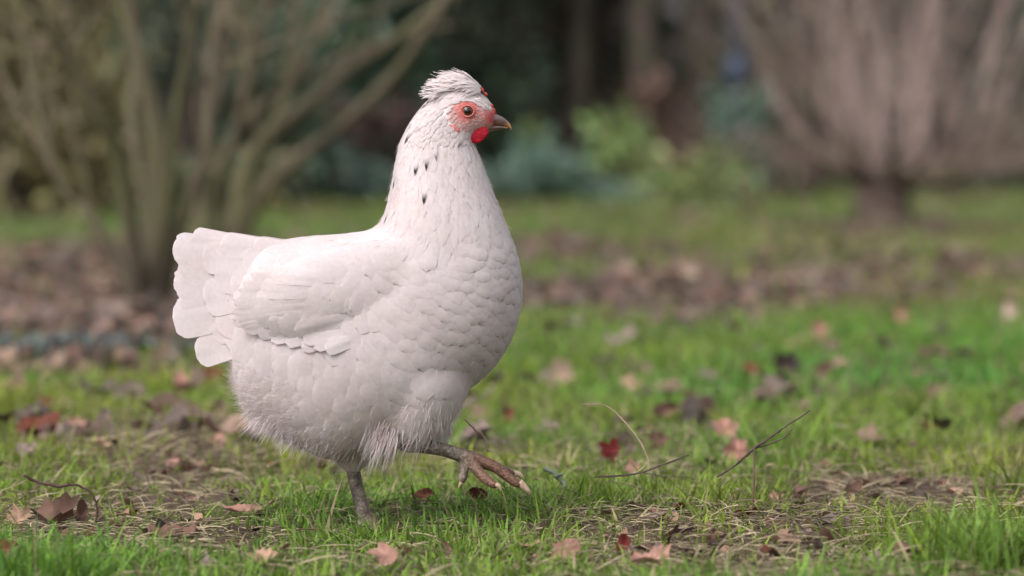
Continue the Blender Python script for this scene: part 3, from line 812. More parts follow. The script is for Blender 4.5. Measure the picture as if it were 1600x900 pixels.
def remeshed(acc, name, voxel, smooth=8, fac=.5):
    me = acc.mesh(name + '_raw'); o = bpy.data.objects.new(name + '_raw', me); COL.objects.link(o)
    md = o.modifiers.new('r', 'REMESH'); md.mode = 'VOXEL'; md.voxel_size = voxel; md.use_smooth_shade = True
    ms = o.modifiers.new('s', 'SMOOTH'); ms.iterations = smooth; ms.factor = fac
    dg = bpy.context.evaluated_depsgraph_get(); ev = o.evaluated_get(dg)
    out = bpy.data.meshes.new_from_object(ev); out.name = name
    bpy.data.objects.remove(o); bpy.data.meshes.remove(me)
    return out

YN, YF = -0.034, 0.016      # depth of the raised (near) and the standing leg
acc = loft_acc()
tube(acc, [P(660, 560, -.022), P(655, 610, -.032), P(646, 660, YN - .002), P(634, 690, YN)], [.045, .044, .028, .010], 18, 20)
tube(acc, [P(655, 590, .028), P(668, 650, .028), P(686, 672, .028)], [.045, .033, .014], 14, 20)
tube(acc, [P(560, 580, .02), P(556, 660, .02), P(550, 715, YF), P(549, 735, YF)], [.055, .045, .016, .007], 18, 20)
def flat_blob(cx, cy, cyy, rx, rz, th, tilt):
    V = []; n, m = 20, 40; ca, sa = math.cos(tilt), math.sin(tilt)
    for i in range(n + 1):
        for j in range(m):
            a = math.pi * i / n; b = 2 * math.pi * j / m; u, v = math.sin(a) * math.cos(b) * rx, math.sin(a) * math.sin(b) * rz
            if u > 0: u *= 1.75
            V.append(P(cx + u * ca - v * sa, cy + u * sa + v * ca, cyy - math.cos(a) * th))
    acc.add(V, [[i * m + j, (i + 1) * m + j, (i + 1) * m + (j + 1) % m, i * m + (j + 1) % m] for i in range(n) for j in range(m)])
for sy in (-1, 1): flat_blob(515, 464, sy * .0605, 122, 74, .0225, -.25)       # folded wings swell the sides
BODY = remeshed(acc, 'body', .0021, 10)
bvco = np.empty(len(BODY.vertices) * 3, np.float32); BODY.vertices.foreach_get('co', bvco); bvco = bvco.reshape(-1, 3)
FACE = [(703, 168), (712, 160), (728, 157), (744, 160), (756, 170), (765, 172), (772, 165), (780, 180), (780, 204), (765, 208), (745, 206), (728, 208), (716, 202), (704, 192), (698, 180)]
def seg_dist(poly, x, y):
    best = 1e9
    for i in range(len(poly)):
        ax, ay = poly[i]; bx, by = poly[(i + 1) % len(poly)]
        t = max(0, min(1, ((x - ax) * (bx - ax) + (y - ay) * (by - ay)) / ((bx - ax) ** 2 + (by - ay) ** 2 + 1e-9)))
        best = min(best, math.hypot(x - ax - t * (bx - ax), y - ay - t * (by - ay)))
    return best
def hpx(p):
    s = K * (D + p[1]) / D
    return 800 + p[0] / s, YH + (ZC - p[2]) / s
bcol = np.tile(np.append(WHITE * 1.08, 0.0), (len(bvco), 1))
for i, v in enumerate(bvco):
    if v[2] < P(0, 225).z or v[0] < P(690, 0).x: continue
    x, y = 800 + v[0] / K, YH + (ZC - v[2]) / K
    f = max(0, min(1, .5 + (seg_dist(FACE, x, y) * (1 if inside(FACE, x, y) else -1)) / 4))
    if f > 0:
        eye = max(0, 1 - math.hypot(x - 731, y - 173) / 27); beak = max(0, 1 - math.hypot(x - 771, y - 184) / 22)
        k = min(1, max(eye * 1.5, beak * 1.5))
        skin = np.array([.60, .37, .35]) * (1 - k) + np.array([.47, .085, .085]) * k
        bcol[i] = bcol[i] * (1 - f) + np.append(skin, 1.0) * f
a = BODY.color_attributes.new('tint', 'FLOAT_COLOR', 'POINT'); c4 = bcol.astype(np.float32); a.data.foreach_set('color', c4.ravel())
def skin_mat():
    m, nt, b = material('hen_skin', .6, .3)
    at = nd(nt, 'ShaderNodeAttribute', attribute_name='tint'); n = noise(nt, 600, 3); n2 = noise(nt, 330, 4)
    r = ramp(nt, [(.35, (.88, .76, .75)), (.6, (1.05, 1.05, 1.05))], n2.outputs[0])
    nt.links.new(mixc(nt, at.outputs['Alpha'], at.outputs[0], mult(nt, at.outputs[0], r.outputs[0])), b.inputs[0]); bump(nt, b, n.outputs[0], .9, .0015)
    b.inputs['Subsurface Weight'].default_value = .15; b.inputs['Subsurface Radius'].default_value = (.004, .0015, .001); b.inputs['Subsurface Scale'].default_value = .5
    return m
BODY.materials.clear()
body = obj('body', BODY, hen, skin_mat())
BVH = BVHTree.FromPolygons([Vector(v) for v in bvco], [tuple(p.vertices) for p in BODY.polygons])
# direction guide: tangent of the loft towards the tail
KD = KDTree(NR * NS); TAN = -np.gradient(LOFT, axis=0)
for i in range(NR):
    for j in range(NS): KD.insert(Vector(LOFT[i, j]), i * NS + j)
KD.balance(); TANF = TAN.reshape(-1, 3)
LOOSE = LOFT.reshape(-1, 3)
def flow(p):
    t = np.zeros(3)
    for co, idx, dist in KD.find_n(Vector(p), 6): 
        v = TANF[idx]; l = np.linalg.norm(v)
        if l > 1e-7: t += v / l
    l = np.linalg.norm(t); return t / l if l > 0 else np.array([-1., 0, 0])

# --- feather shapes
def profile(t, pointed):
    if pointed: return np.clip(np.sin(np.pi * np.clip(t * .93 + .07, 0, 1)) ** .75 * (1 - .25 * t), 0, 1)
    pk = .62
    return np.where(t < pk, np.sqrt(np.clip(1 - ((pk - t) / pk) ** 2 * .82, 0, 1)), np.sqrt(np.clip(1 - ((t - pk) / (1 - pk)) ** 2, 0.0, 1)))
NU, NV = 8, 5
TT = np.array([0, .2, .4, .6, .75, .87, .95, 1.0]); SSV = np.linspace(-1, 1, NV)
FQ = np.array([[i * NV + j, i * NV + j + 1, (i + 1) * NV + j + 1, (i + 1) * NV + j] for i in range(NU - 1) for j in range(NV - 1)])
def body_feather(acc, p, n, L, Wd, lift, pointed, col, tip=None, jitter=.12, base_off=.0006, dome=.18, side=0):
    d = flow(p) + RS.randn(3) * jitter; d = d - n * np.dot(d, n); d /= np.linalg.norm(d) + 1e-9
    s = np.cross(n, d)
    h = profile(TT, pointed) * Wd * .5; h[-1] = max(h[-1], Wd * .05)
    V = np.empty((NU, NV, 3)); NN = np.empty((NU, NV, 3)); cv = RS.randn() * .08
    for i, t in enumerate(TT):
        for j, sj in enumerate(SSV):
            q = p + d * (t * L) * (1 - .06 * sj * sj * (t > .9)) + s * (sj * h[i] + cv * L * t * t)
            co, nr, idx, dist = BVH.find_nearest(Vector(q))
            off = base_off + lift * (math.sin(min(t, .8) / .8 * 1.5708) ** 1.4) * (1 - .45 * max(0, t - .7) / .3) - dome * Wd * .16 * sj * sj * (.3 + .7 * t)
            nn = np.array(nr); nn = nn * .5 + n * .5
            V[i, j] = np.array(co) + nn * off; NN[i, j] = nn
    C = np.tile(col, (NU * NV, 1))
    if tip is not None:
        tt = np.repeat(TT, NV)[:, None]; f = np.clip((tt - tip[0]) / .2, 0, 1); C = C * (1 - f) + np.array(tip[1]) * f
    acc.add(V.reshape(-1, 3), FQ, None, C)
    acc.N.append(NN.reshape(-1, 3))

WINGPOLY = [(372, 500), (368, 462), (392, 425), (440, 404), (458, 410), (462, 450), (478, 500), (500, 530), (500, 553), (450, 540), (395, 522)]
SPOTS = [(646, 222, 7), (654, 264, 6), (671, 259, 6), (621, 238, 6), (668, 312, 6), (604, 344, 6), (618, 290, 6), (727, 231, 4), (684, 249, 4), (668, 168, 7), (676, 157, 7), (662, 174, 6)]
def soft_normals(me, N, k):
    """plumage shades softly: vane normals lean towards the body's own"""
    vn = np.empty(len(me.vertices) * 3, np.float32); me.vertex_normals.foreach_get('vector', vn); vn = vn.reshape(-1, 3)
    sg = np.sign((vn * N).sum(1))[:, None]; sg[sg == 0] = 1
    m = vn * (1 - k) + N * sg * k; m /= np.linalg.norm(m, axis=1)[:, None] + 1e-9
    me.normals_split_custom_set_from_vertices(m.tolist())
def feathering():
    # even random points over the body
    polys = BODY.polygons
    areas = np.array([p.area for p in polys]); cent = np.array([p.center for p in polys]); nor = np.array([p.normal for p in polys])
    order = RS.choice(len(areas), 60000, p=areas / areas.sum())
    grid = {}; cell = .012
    head, neck, breast, belly, back = Acc(), Acc(), Acc(), Acc(), Acc()
    count = 0
    for q in order:
        c = cent[q]; n = nor[q]; x, y = 800 + c[0] / K, YH + (ZC - c[2]) / K
        if y < 560 and c[1] > 0.0: continue          # the far side repeats the near side up here
        cheek = False
        if inside(FACE, x, y) and seg_dist(FACE, x, y) > 1.5:
            if math.hypot(x - 731, y - 173) < 17 or x > 752 or RS.rand() < .35: continue
            cheek = True
        if x > 776: 
            if y < 215: continue
        if y < 222 and x > 640:
            tgt, r, L, Wd, lift, pt = head, .0022, .0095, .0040, .0007, True
            if x > 742 and y < 175: r, L, Wd = .0019, .006, .003
            if 695 < x < 745 and y > 195: L = .008
            if cheek: r, L, Wd, lift = .0021, .0042, .0018, .0004
        elif y < 352 + (38 if x > 630 else 0) - max(0, x - 720) * .5 + RS.randn() * 10:
            t = (y - 190) / 170; t = max(0, min(1.2, t))
            tgt, r, L, Wd, lift, pt = neck, .0030 + .0022 * t, .018 + .010 * t, .0056 + .0045 * t, .0008, True
        elif y > 590 and x < 520 or y > 655:
            tgt, r, L, Wd, lift, pt = belly, .0066, .028, .021, .0022, False
        elif y > 560 or (x < 600 and y > 500):
            tgt, r, L, Wd, lift, pt = belly, .0076, .036, .0280, .0023, False
        elif 470 < x < 590 and 400 < y < 530:
            tgt, r, L, Wd, lift, pt = back, .0078, .032, .0200, .0012, False
        elif x < 600 and y < 440:
            tgt, r, L, Wd, lift, pt = back, .0060, .030, .0185, .0010, False
        elif x > 700 or y < 420:
            tgt, r, L, Wd, lift, pt = breast, .0053, .023, .0175, .0016, False
        else:
            tgt, r, L, Wd, lift, pt = breast, .0065, .028, .0225, .0018, False
        if c[1] < 0 and inside(WINGPOLY, x, y) and seg_dist(WINGPOLY, x, y) > 4: continue
        g = (int(math.floor(c[0] / cell)), int(math.floor(c[1] / cell)), int(math.floor(c[2] / cell)))
        ok = True
        for dx in (-1, 0, 1):
            for dy in (-1, 0, 1):
                for dz in (-1, 0, 1):
                    for (o, ro) in grid.get((g[0] + dx, g[1] + dy, g[2] + dz), ()):
                        if (o[0] - c[0]) ** 2 + (o[1] - c[1]) ** 2 + (o[2] - c[2]) ** 2 < (min(r, ro) * 1.0) ** 2: ok = False; break
                    if not ok: break
                if not ok: break
            if not ok: break
        if not ok: continue
        grid.setdefault(g, []).append((c, r)); count += 1
        col = WHITE * (0.96 + .07 * RS.rand()) * np.array([1, 1 - .015 * RS.rand(), 1 - .02 * RS.rand()])
        if y > 520: col = col * (1 - np.array([.02, .05, .09]) * RS.rand() * min(1, (y - 520) / 150))
        tip = None
        k = .85 + .3 * RS.rand()
        n0 = tgt.n
        if cheek: col = col * np.array([.95, .84, .82])
        body_feather(tgt, c, n, L * k, Wd * (.88 + .24 * RS.rand()), lift * (.6 + .8 * RS.rand()), pt, col, tip)
        if y < 560:
            Vm = tgt.V[-1].copy(); Vm[:, 1] *= -1; tgt.add(Vm, FQ[:, ::-1], None, tgt.C[-1]); Nm = tgt.N[-1].copy(); Nm[:, 1] *= -1; tgt.N.append(Nm)
    for (sx, sy, sr) in SPOTS:                       # feathers with a dark tip
        q = P(sx, sy); h = BVH.ray_cast(Vector((q.x, -1, q.z)), Vector((0, 1, 0)))
        p = h[0] if h[0] else BVH.find_nearest(P(sx + 3, sy + 1, -.004))[0]
        f = flow(p); L = .016 + .0010 * sr; co, nr, _, _ = BVH.find_nearest(Vector(np.array(p) - f * L * .82))
        for kk in range(1):
            body_feather(neck, np.array(co) + RS.randn(3) * .0008, np.array(nr), L * (.9 + .2 * RS.rand()), .0028 + .00035 * sr, .0010, True, WHITE, (.48 + .12 * RS.rand(), (.03, .028, .036) if sr > 4 else (.25, .24, .26)), .08, .0011)
    for nm, a in (('head_feathers', head), ('neck_hackle', neck), ('breast_feathers', breast), ('belly_feathers', belly), ('back_feathers', back)):
        me = a.mesh(nm); soft_normals(me, np.concatenate(a.N), .10 if nm in ('breast_feathers', 'belly_feathers') else .26)
        o = obj(nm, me, hen, M_FEATHER); o['kind'] = 'stuff'
    return count
N_F = feathering()

# --- individual flight feathers
LAYER = .00030
def sheet_feather(name, parent, base, tip, w, yfun, layer, droop=0.0, sink=.004, tilt=.00035, spow=2.0, sag=0.0, blunt=False, mirror=False):
    b, t = np.array(base, float), np.array(tip, float); d = t - b; L = np.linalg.norm(d); d /= L; pr = np.array([-d[1], d[0]])
    tt = np.array([0, .15, .3, .5, .65, .76, .84, .88, .91, .935, .955, .972, .985, .994, 1.0]); ss = np.linspace(-1, 1, 9)
    pk = 1 - (.36 if parent.name.startswith('tail') else .5) * w / L
    h = np.where(tt < pk, .55 + .45 * (tt / pk) ** .7, np.sqrt(np.clip(1 - ((tt - pk) / (1 - pk)) ** 2.6, 0, 1))) * w * .5
    h[1:5] *= 1 + .02 * RS.randn(4); h[-1] = w * .02
    V = []; C = []
    ph = RS.rand() * 6
    for i, t_ in enumerate(tt):
        for j, s_ in enumerate(ss):
            q = b + d * (t_ * L + (RS.randn() * .9 if abs(s_) > .9 and t_ > .8 else 0)) + pr * (s_ * h[i] + sag * w * t_ * t_)
            y = yfun(q[0], q[1]) - layer * LAYER + sink * (1 - t_) ** spow - .0006 * t_ + tilt * s_ * abs(s_) + .0003 * s_ * s_ + droop * t_ * t_ - .00025 * (abs(s_) < .1) + .0002 * math.sin(ph + 5 * t_ + 3 * s_)
            V.append(P(q[0], q[1], y)); C.append(WHITE * (1.02 - .03 * (abs(s_) < .1)))
    n = len(ss)
    Q = [[i * n + j, i * n + j + 1, (i + 1) * n + j + 1, (i + 1) * n + j] for i in range(len(tt) - 1) for j in range(n - 1)]
    return obj(name, np_mesh(name, V, Q, None, C), parent, M_FEATHER)

def wing_y(px, py):
    dx = (px - 600) * K; dz = (py - 470) * K
    y = -(.0855 - 1.05 * dx * dx * (1 if dx < 0 else .3) - 5.2 * dz * dz)
    q = P(px, py, 0); hit = BVH.ray_cast(Vector((q.x, -1, q.z)), Vector((0, 1, 0)))
    if hit[0] is not None: y = min(y, hit[0].y - .0055)
    return y
wing = empty('wing'); wing.parent = hen
WF = []
LOWT = [(470, 541), (446, 534), (424, 526), (402, 518), (384, 511), (372, 504)]
for k, tp in enumerate(LOWT): WF.append(((590 - 2 * k, 512 - 5 * k), tp, 24, 1 + k * .55))
UPT = [(363, 494), (362, 480), (365, 465), (371, 450), (381, 437), (394, 425), (410, 414), (430, 405), (452, 397)]
for k, tp in enumerate(UPT[:6]): WF.append(((588 - 3 * k, 482 - 8 * k), tp, 32, 4.6 + k * .5))
COV = [(504, 544), (490, 538), (474, 529), (462, 516), (454, 501), (450, 485), (452, 468), (459, 452), (470, 437), (485, 423), (503, 411)]
for k, tp in enumerate(COV[:4]): WF.append(((592 + RS.randn() * 8, 520 - 11 * k), tp, 26, 5 + k * .45))
for b_, t_, w_, l_ in WF:
    sheet_feather('feather', wing, b_, (t_[0] + RS.randn() * 1.5, t_[1] + RS.randn() * 1.0), w_ * (.94 + .12 * RS.rand()), wing_y, l_, 0, .016, .00018, 1.7, -.06)
def tail_y(px, py): return -(.003 + .020 * max(0, min(1, (py - 358) / 215)) ** .8) - .00010 * max(0, px - 330)
tail = empty('tail'); tail.parent = hen
TF = [((430, 470), (330, 520), 52, 0), ((428, 520), (306, 553), 50, .8), ((430, 482), (270, 498), 66, 2.2), ((432, 462), (280, 472), 50, 1.5), ((435, 440), (272, 441), 56, 3.2), ((435, 420), (279, 410), 50, 4.2),
      ((438, 402), (270, 387), 50, 5.2), ((440, 392), (300, 372), 36, 4.6),
      ((470, 500), (352, 536), 54, 5.2), ((470, 465), (338, 505), 62, 6.0), ((475, 440), (318, 468), 60, 6.6), ((478, 420), (335, 430), 62, 7.2), ((480, 408), (316, 402), 52, 7.8), ((480, 396), (345, 382), 40, 8.4),
      ((500, 450), (372, 482), 56, 8.8), ((500, 430), (360, 448), 56, 9.4), ((505, 410), (378, 412), 52, 9.9), ((510, 398), (395, 388), 38, 10.4)]
for b_, t_, w_, l_ in TF: sheet_feather('feather', tail, b_, t_, w_, tail_y, l_ * 1.0)
def mirrored(root):
    r = empty(root.name.split('.')[0]); r.parent = hen
    for ch in list(root.children):
        c = ch.copy(); COL.objects.link(c); c.parent = r
    r.scale = (1, -1, 1)
mirrored(wing); mirrored(tail)

# --- fluff and loose barbs
def strands(acc, roots, L0, wd, drop=.3, out=.35, flowk=1.0, spread=.3, col=WHITE, seg=4):
    m = len(roots)
    for p, n in roots:
        d = flow(p) * flowk + n * out + np.array([0, 0, -drop]) + RS.randn(3) * spread; d /= np.linalg.norm(d)
        L = L0 * (.45 + .8 * RS.rand()); s = np.cross(d, RS.randn(3)); s /= np.linalg.norm(s)
        pts = []; q = np.array(p) ; V = []
        for k in range(seg + 1):
            t = k / seg; ww = wd * (1 - .8 * t) * .5
            V += [q - s * ww, q + s * ww]
            q = q + d * L / seg; d = d + RS.randn(3) * .10 + np.array([0, 0, -.05]); d /= np.linalg.norm(d)
        Q = [[2 * k, 2 * k + 1, 2 * k + 3, 2 * k + 2] for k in range(seg)]
        acc.add(V, Q, None, col * (1.06 + .08 * RS.rand()))
def pick(n, test):
    polys = BODY.polygons; out = []; N = len(polys)
    areas = np.array([p.area for p in polys]); idx = RS.choice(N, n * 12, p=areas / areas.sum())
    for i in idx:
        p = polys[int(i)]; c = np.array(p.center); x, y = 800 + c[0] / K, YH + (ZC - c[2]) / K
        if test(x, y, c): out.append((c, np.array(p.normal)))
        if len(out) >= n: break
    return out
fl = Acc()
strands(fl, pick(5200, lambda x, y, c: y > 560 and x < 480 and y > 560 + max(0, x - 380) * .3), .017, .00030, .15, .17, 1.0, .24)
strands(fl, pick(3600, lambda x, y, c: y > 655 and x < 720), .014, .00030, .3, .14, .8, .24)
strands(fl, pick(1600, lambda x, y, c: 575 < x < 640 and y > 640), .024, .00040, .9, .15, .4, .18)
strands(fl, pick(1200, lambda x, y, c: 640 < x < 720 and y > 610 and y < 690), .020, .0005, .7, .22, .5, .25)
strands(fl, pick(2500, lambda x, y, c: 215 < y < 350 and x > 600), .009, .0004, .0, .22, 1.0, .18)
strands(fl, pick(1200, lambda x, y, c: 560 < y < 660 and x > 500), .011, .0004, .2, .25, 1.0, .25)
strands(fl, pick(9000, lambda x, y, c: c[1] < .02 and y > 215 and not inside(WINGPOLY, x, y)), .008, .00028, .0, .14, 1.0, .14)
o = obj('down_fluff', fl.mesh('down_fluff'), hen, M_DOWN); o['kind'] = 'stuff'
# hanging tuft behind the raised hock and the thigh tuft
tf = Acc()
cl = lambda: max(-1.5, min(1.5, RS.randn()))
def hang(acc, px, py, y, n, sx, sy, L, dirv, wd=.0011):
    for k in range(n):
        p = np.array(P(px + cl() * sx, py + cl() * sy, y + cl() * .008)); d = np.array(dirv) + RS.randn(3) * .16; d /= np.linalg.norm(d)
        s = np.cross(d, RS.randn(3)); s /= np.linalg.norm(s); LL = L * (.5 + .7 * RS.rand()); V = []
        for q in range(5):
            ww = wd * (1 - (q / 4) ** 2 * .9) * .5; V += [p - s * ww, p + s * ww]; p = p + d * LL / 4; d = d + np.array([-.05, 0, -.10]); d /= np.linalg.norm(d)
        acc.add(V, [[2 * q, 2 * q + 1, 2 * q + 3, 2 * q + 2] for q in range(4)], None, WHITE * (1.08 + .05 * RS.rand()))
hang(tf, 602, 670, -.050, 420, 13, 14, .028, (-.28, 0, -1), .0008)
hang(tf, 685, 645, .0, 620, 11, 12, .026, (.05, 0, -1))
hang(tf, 490, 678, -.03, 320, 32, 11, .018, (-.35, -.2, -1), .00045)
hang(tf, 410, 618, -.02, 420, 11, 26, .020, (-.8, -.1, -.75), .00045)
hang(tf, 392, 585, -.015, 260, 8, 14, .018, (-1, -.1, -.35), .0006)
hang(tf, 440, 655, -.03, 320, 22, 11, .019, (-.6, -.15, -.9), .00045)
hang(tf, 555, 690, -.02, 220, 22, 8, .015, (-.2, -.1, -1), .0006)
hang(tf, 735, 560, -.02, 120, 10, 12, .020, (-.45, -.1, -1), .0009)
o = obj('thigh_tufts', tf.mesh('thigh_tufts'), hen, M_DOWN); o['kind'] = 'stuff'

# --- crest
def crest():
    core = Acc()
    V = []; Q = []; n, m = 16, 24
    for i in range(n + 1):
        for j in range(m):
            a = math.pi * i / n; b = 2 * math.pi * j / m
            x = -math.cos(a); r = math.sin(a)
            px = 710 + 33 * x; py = 135 - 3 * x - 19 * r * math.cos(b); V.append(P(px, py, .017 * r * math.sin(b)))
    for i in range(n):
        for j in range(m): Q.append([i * m + j, i * m + (j + 1) % m, (i + 1) * m + (j + 1) % m, (i + 1) * m + j])
    core.add(V, Q, None, WHITE)
    acc = core
    for k in range(1100):
        u = RS.rand(); ang = RS.randn() * .75
        x0 = 752 - 62 * u; top = 140 - 21 * math.sin(math.pi * min(1, u * .9 + .12))
        root = np.array(P(x0, top + 12 * (1 - math.cos(ang)) + 2, math.sin(ang) * .017))
        # feathers rise from the forehead and sweep back
        upk = .75 * (1 - u) + .18; d = np.array([-.9, math.sin(ang) * .35, upk * .7 * math.cos(ang)]) + RS.randn(3) * .13
        d /= np.linalg.norm(d); L = (.010 + .0105 * RS.rand()) * (1 if u < .7 else 1.15); w = .0016 + .0016 * RS.rand()
        s = np.cross(d, np.array([0, math.sin(ang) + .01, math.cos(ang)])); s = s / np.linalg.norm(s); nrm = np.cross(s, d)
        V = []; p = root.copy(); 
        prof = [.5, .9, 1.0, .75, .12]
        for q in range(5):
            for sj in (-1, 0, 1): V.append(p + s * sj * w * .5 * prof[q] - nrm * abs(sj) * .0004)
            p = p + d * L / 4; d = d + np.array([-.03, 0, -.16 * (1 - .4 * u)]); d /= np.linalg.norm(d)
        Qf = [[q * 3 + j, q * 3 + j + 1, q * 3 + j + 4, q * 3 + j + 3] for q in range(4) for j in (0, 1)]
        C = np.tile(WHITE * (.99 + .05 * RS.rand()), (15, 1))
        if u > .9 and abs(ang) < 1.2 and RS.rand() < .10: C[6:] = (.04, .038, .045)
        acc.add(V, Qf, None, C)
    me = acc.mesh('crest'); cc = np.array(P(712, 146)); co = np.concatenate(acc.V) - cc
    co /= np.linalg.norm(co, axis=1)[:, None] + 1e-9
    soft_normals(me, co, .6)
    o = obj('crest', me, hen, M_FEATHER)
crest()

# --- beak, eye, comb, wattle, ear lobe
def loft_part(name, rows, parent, mat, n=26, sides=18, y0=0.0):
    R = catmull(np.array([[a[0], a[1], b[0], b[1], w] for a, b, w in rows], float), n); acc = Acc()
    A = np.array([P(r[0], r[1]) for r in R]); B = np.array([P(r[2], r[3]) for r in R]); w = np.maximum(R[:, 4], .0002)
    ph = np.linspace(0, 2 * np.pi, sides, endpoint=False)
    V = ((A + B) / 2)[:, None] + ((A - B) / 2)[:, None] * np.cos(ph)[None, :, None] + np.array([0, -1, 0])[None, None] * (w[:, None] * np.sin(ph)[None])[:, :, None]
    m = n; i = np.arange(m - 1)[:, None] * sides; j = np.arange(sides)[None]; j2 = (j + 1) % sides
    Q = np.stack([i + j, i + sides + j, i + sides + j2, i + j2], -1).reshape(-1, 4)
    V = np.vstack([V.reshape(-1, 3), V[0].mean(0)[None], V[-1].mean(0)[None]]); jj = np.arange(sides)
    T = np.vstack([np.stack([np.full(sides, m * sides), jj, (jj + 1) % sides], -1), np.stack([np.full(sides, m * sides + 1), (m - 1) * sides + (jj + 1) % sides, (m - 1) * sides + jj], -1)])
    V[:, 1] += y0
    acc.add(V, Q, T); return obj(name, acc.mesh(name), parent, mat)
def beak_mat():
    m, nt, b = material('horn_beak', .38, .45)
    tc = nt.nodes.new('ShaderNodeTexCoord'); mp = nt.nodes.new('ShaderNodeSeparateXYZ'); nt.links.new(tc.outputs['Generated'], mp.inputs[0])
    n = noise(nt, 220, 3, stretch=(.5, 1, 1))
    ad = nd(nt, 'ShaderNodeMath', operation='MULTIPLY_ADD'); ad.inputs[1].default_value = .35; nt.links.new(n.outputs[0], ad.inputs[0]); nt.links.new(mp.outputs[2], ad.inputs[2])
    r = ramp(nt, [(.28, (.42, .22, .075)), (.48, (.26, .12, .06)), (.66, (.075, .045, .05)), (.95, (.13, .085, .085))], ad.outputs[0])
    fx = ramp(nt, [(.78, (0, 0, 0)), (.97, (1, 1, 1))], mp.outputs[0])
    nt.links.new(mixc(nt, fx.outputs[0], r.outputs[0], (.36, .19, .07)), b.inputs[0]); bump(nt, b, n.outputs[0], .15, .0008); return m
MB = beak_mat()
beak = empty('beak'); beak.parent = hen
loft_part('upper_mandible', [((757, 176), (757, 197), .0085), ((766, 177), (765, 197), .0080), ((776, 179), (776, 196), .0066), ((786, 183.5), (786, 196.5), .0046), ((794, 190), (793.5, 199), .0026), ((798.5, 197), (798, 202), .0011), ((799.5, 202.5), (799, 203.5), .0004)], beak, MB)
loft_part('lower_mandible', [((757, 196), (757, 206), .0070), ((767, 195.5), (767, 205), .0062), ((778, 195.5), (778, 203), .0048), ((787, 197), (787, 201.5), .0030), ((793, 199), (793, 201), .0012)], beak, MB)
def plain(name, c1, c2, scale, rough=.5, spec=.4, sss=0, bs=.4, bd=.001):
    m, nt, b = material(name, rough, spec); n = noise(nt, scale, 4)
    nt.links.new(ramp(nt, [(.3, c1), (.7, c2)], n.outputs[0]).outputs[0], b.inputs[0]); bump(nt, b, n.outputs[0], bs, bd)
    if sss:
        b.inputs['Subsurface Weight'].default_value = sss; b.inputs['Subsurface Radius'].default_value = (.005, .001, .0008); b.inputs['Subsurface Scale'].default_value = .5
    return m
M_RED = plain('red_wattle', (.25, .002, .012), (.44, .007, .022), 420, .5, .22, .06, 1.0, .002)
M_RED2 = plain('red_comb', (.42, .03, .02), (.6, .09, .05), 240, .5, .35, .2)
M_PINK = plain('pink_lobe', (.38, .05, .06), (.56, .26, .24), 420, .6, .3, .2)
def blob(name, px, py, y, rx, ry, th, tilt, parent, mat, wob=.1, seed=1):
    r = np.random.RandomState(seed); V = []; n, m = 12, 20; ca, sa = math.cos(tilt), math.sin(tilt); a1, a2 = r.rand(2) * 6
    for i in range(n + 1):
        for j in range(m):
            a = math.pi * i / n; b = 2 * math.pi * j / m
            k = 1 + wob * math.sin(3 * b + a1) * math.sin(a) + wob * .6 * math.sin(5 * b + a2 + a)
            u, v = math.sin(a) * math.cos(b) * rx * k, math.sin(a) * math.sin(b) * ry * k
            if v > 0: v *= 1.0
            V.append(P(px + u * ca - v * sa, py + u * sa + v * ca, y + math.cos(a) * th))
    Q = [[i * m + j, (i + 1) * m + j, (i + 1) * m + (j + 1) % m, i * m + (j + 1) % m] for i in range(n) for j in range(m)]
    return obj(name, np_mesh(name, V, Q), parent, mat)
for sy in (-1, 1):
    blob('wattle', 744.5, 211, sy * .0140, 20, 11.5, .0022, -.28, hen, M_RED, .09, 3)
    blob('ear_lobe', 709, 200, sy * .0260, 13, 5, .0022, .62, hen, M_PINK, .16, 6)
def head_y(px, py):
    q = P(px, py); h = BVH.ray_cast(Vector((q.x, -1, q.z)), Vector((0, 1, 0))); return h[0].y if h[0] else -.02
for k, (x, y, rx, ry) in enumerate([(753, 141, 3.2, 4.5), (758, 147, 3.0, 4.5), (767, 165, 3, 5), (771, 173, 3.4, 6)]):
    blob('comb_point', x, y, 0.0 + (.002 if k % 2 else -.003), rx, ry, 0.0035, -.6, hen, M_RED2, .22, 20 + k)
def eye_part(sy):
    ey = head_y(730.5, 173.5)
    e = empty('eye'); e.parent = hen
    c = P(730.5, 173.5, ey); r = .0056
    def ball(name, off, rad, flat, mat):
        V = []; n, m = 14, 24
        for i in range(n + 1):
            for j in range(m):
                a = math.pi * i / n; b = 2 * math.pi * j / m
                V.append((c.x + rad * math.sin(a) * math.cos(b), sy * -1 * (c.y + off - rad * flat * math.cos(a)), c.z + rad * math.sin(a) * math.sin(b)))
        Q = [[i * m + j, i * m + (j + 1) % m, (i + 1) * m + (j + 1) % m, (i + 1) * m + j] for i in range(n) for j in range(m)]
        return obj(name, np_mesh(name, V, Q), e, mat)
    ball('iris', .0016, r, .62, M_IRIS); ball('pupil', -.0008, r * .64, .55, M_PUPIL); 
    acc = Acc(); th = np.linspace(0, 2 * np.pi, 25)
    ring = np.stack([c.x + r * 1.12 * np.cos(th), np.full(25, sy * -1 * (c.y - .0006)), c.z + r * .98 * np.sin(th)], -1)
    tube(acc, ring, np.full(25, .0008), None, 8); obj('eyelid', acc.mesh('eyelid'), e, M_LID)
M_IRIS = plain('orange_iris', (.10, .022, .008), (.20, .05, .015), 500, .06, .6, 0, .0)
M_PUPIL = plain('black_pupil', (.004, .004, .004), (.008, .006, .006), 50, .04, .6, 0, .0)
M_LID = plain('eyelid_skin', (.36, .10, .085), (.50, .19, .16), 500, .6, .3)
eye_part(-1); eye_part(1)

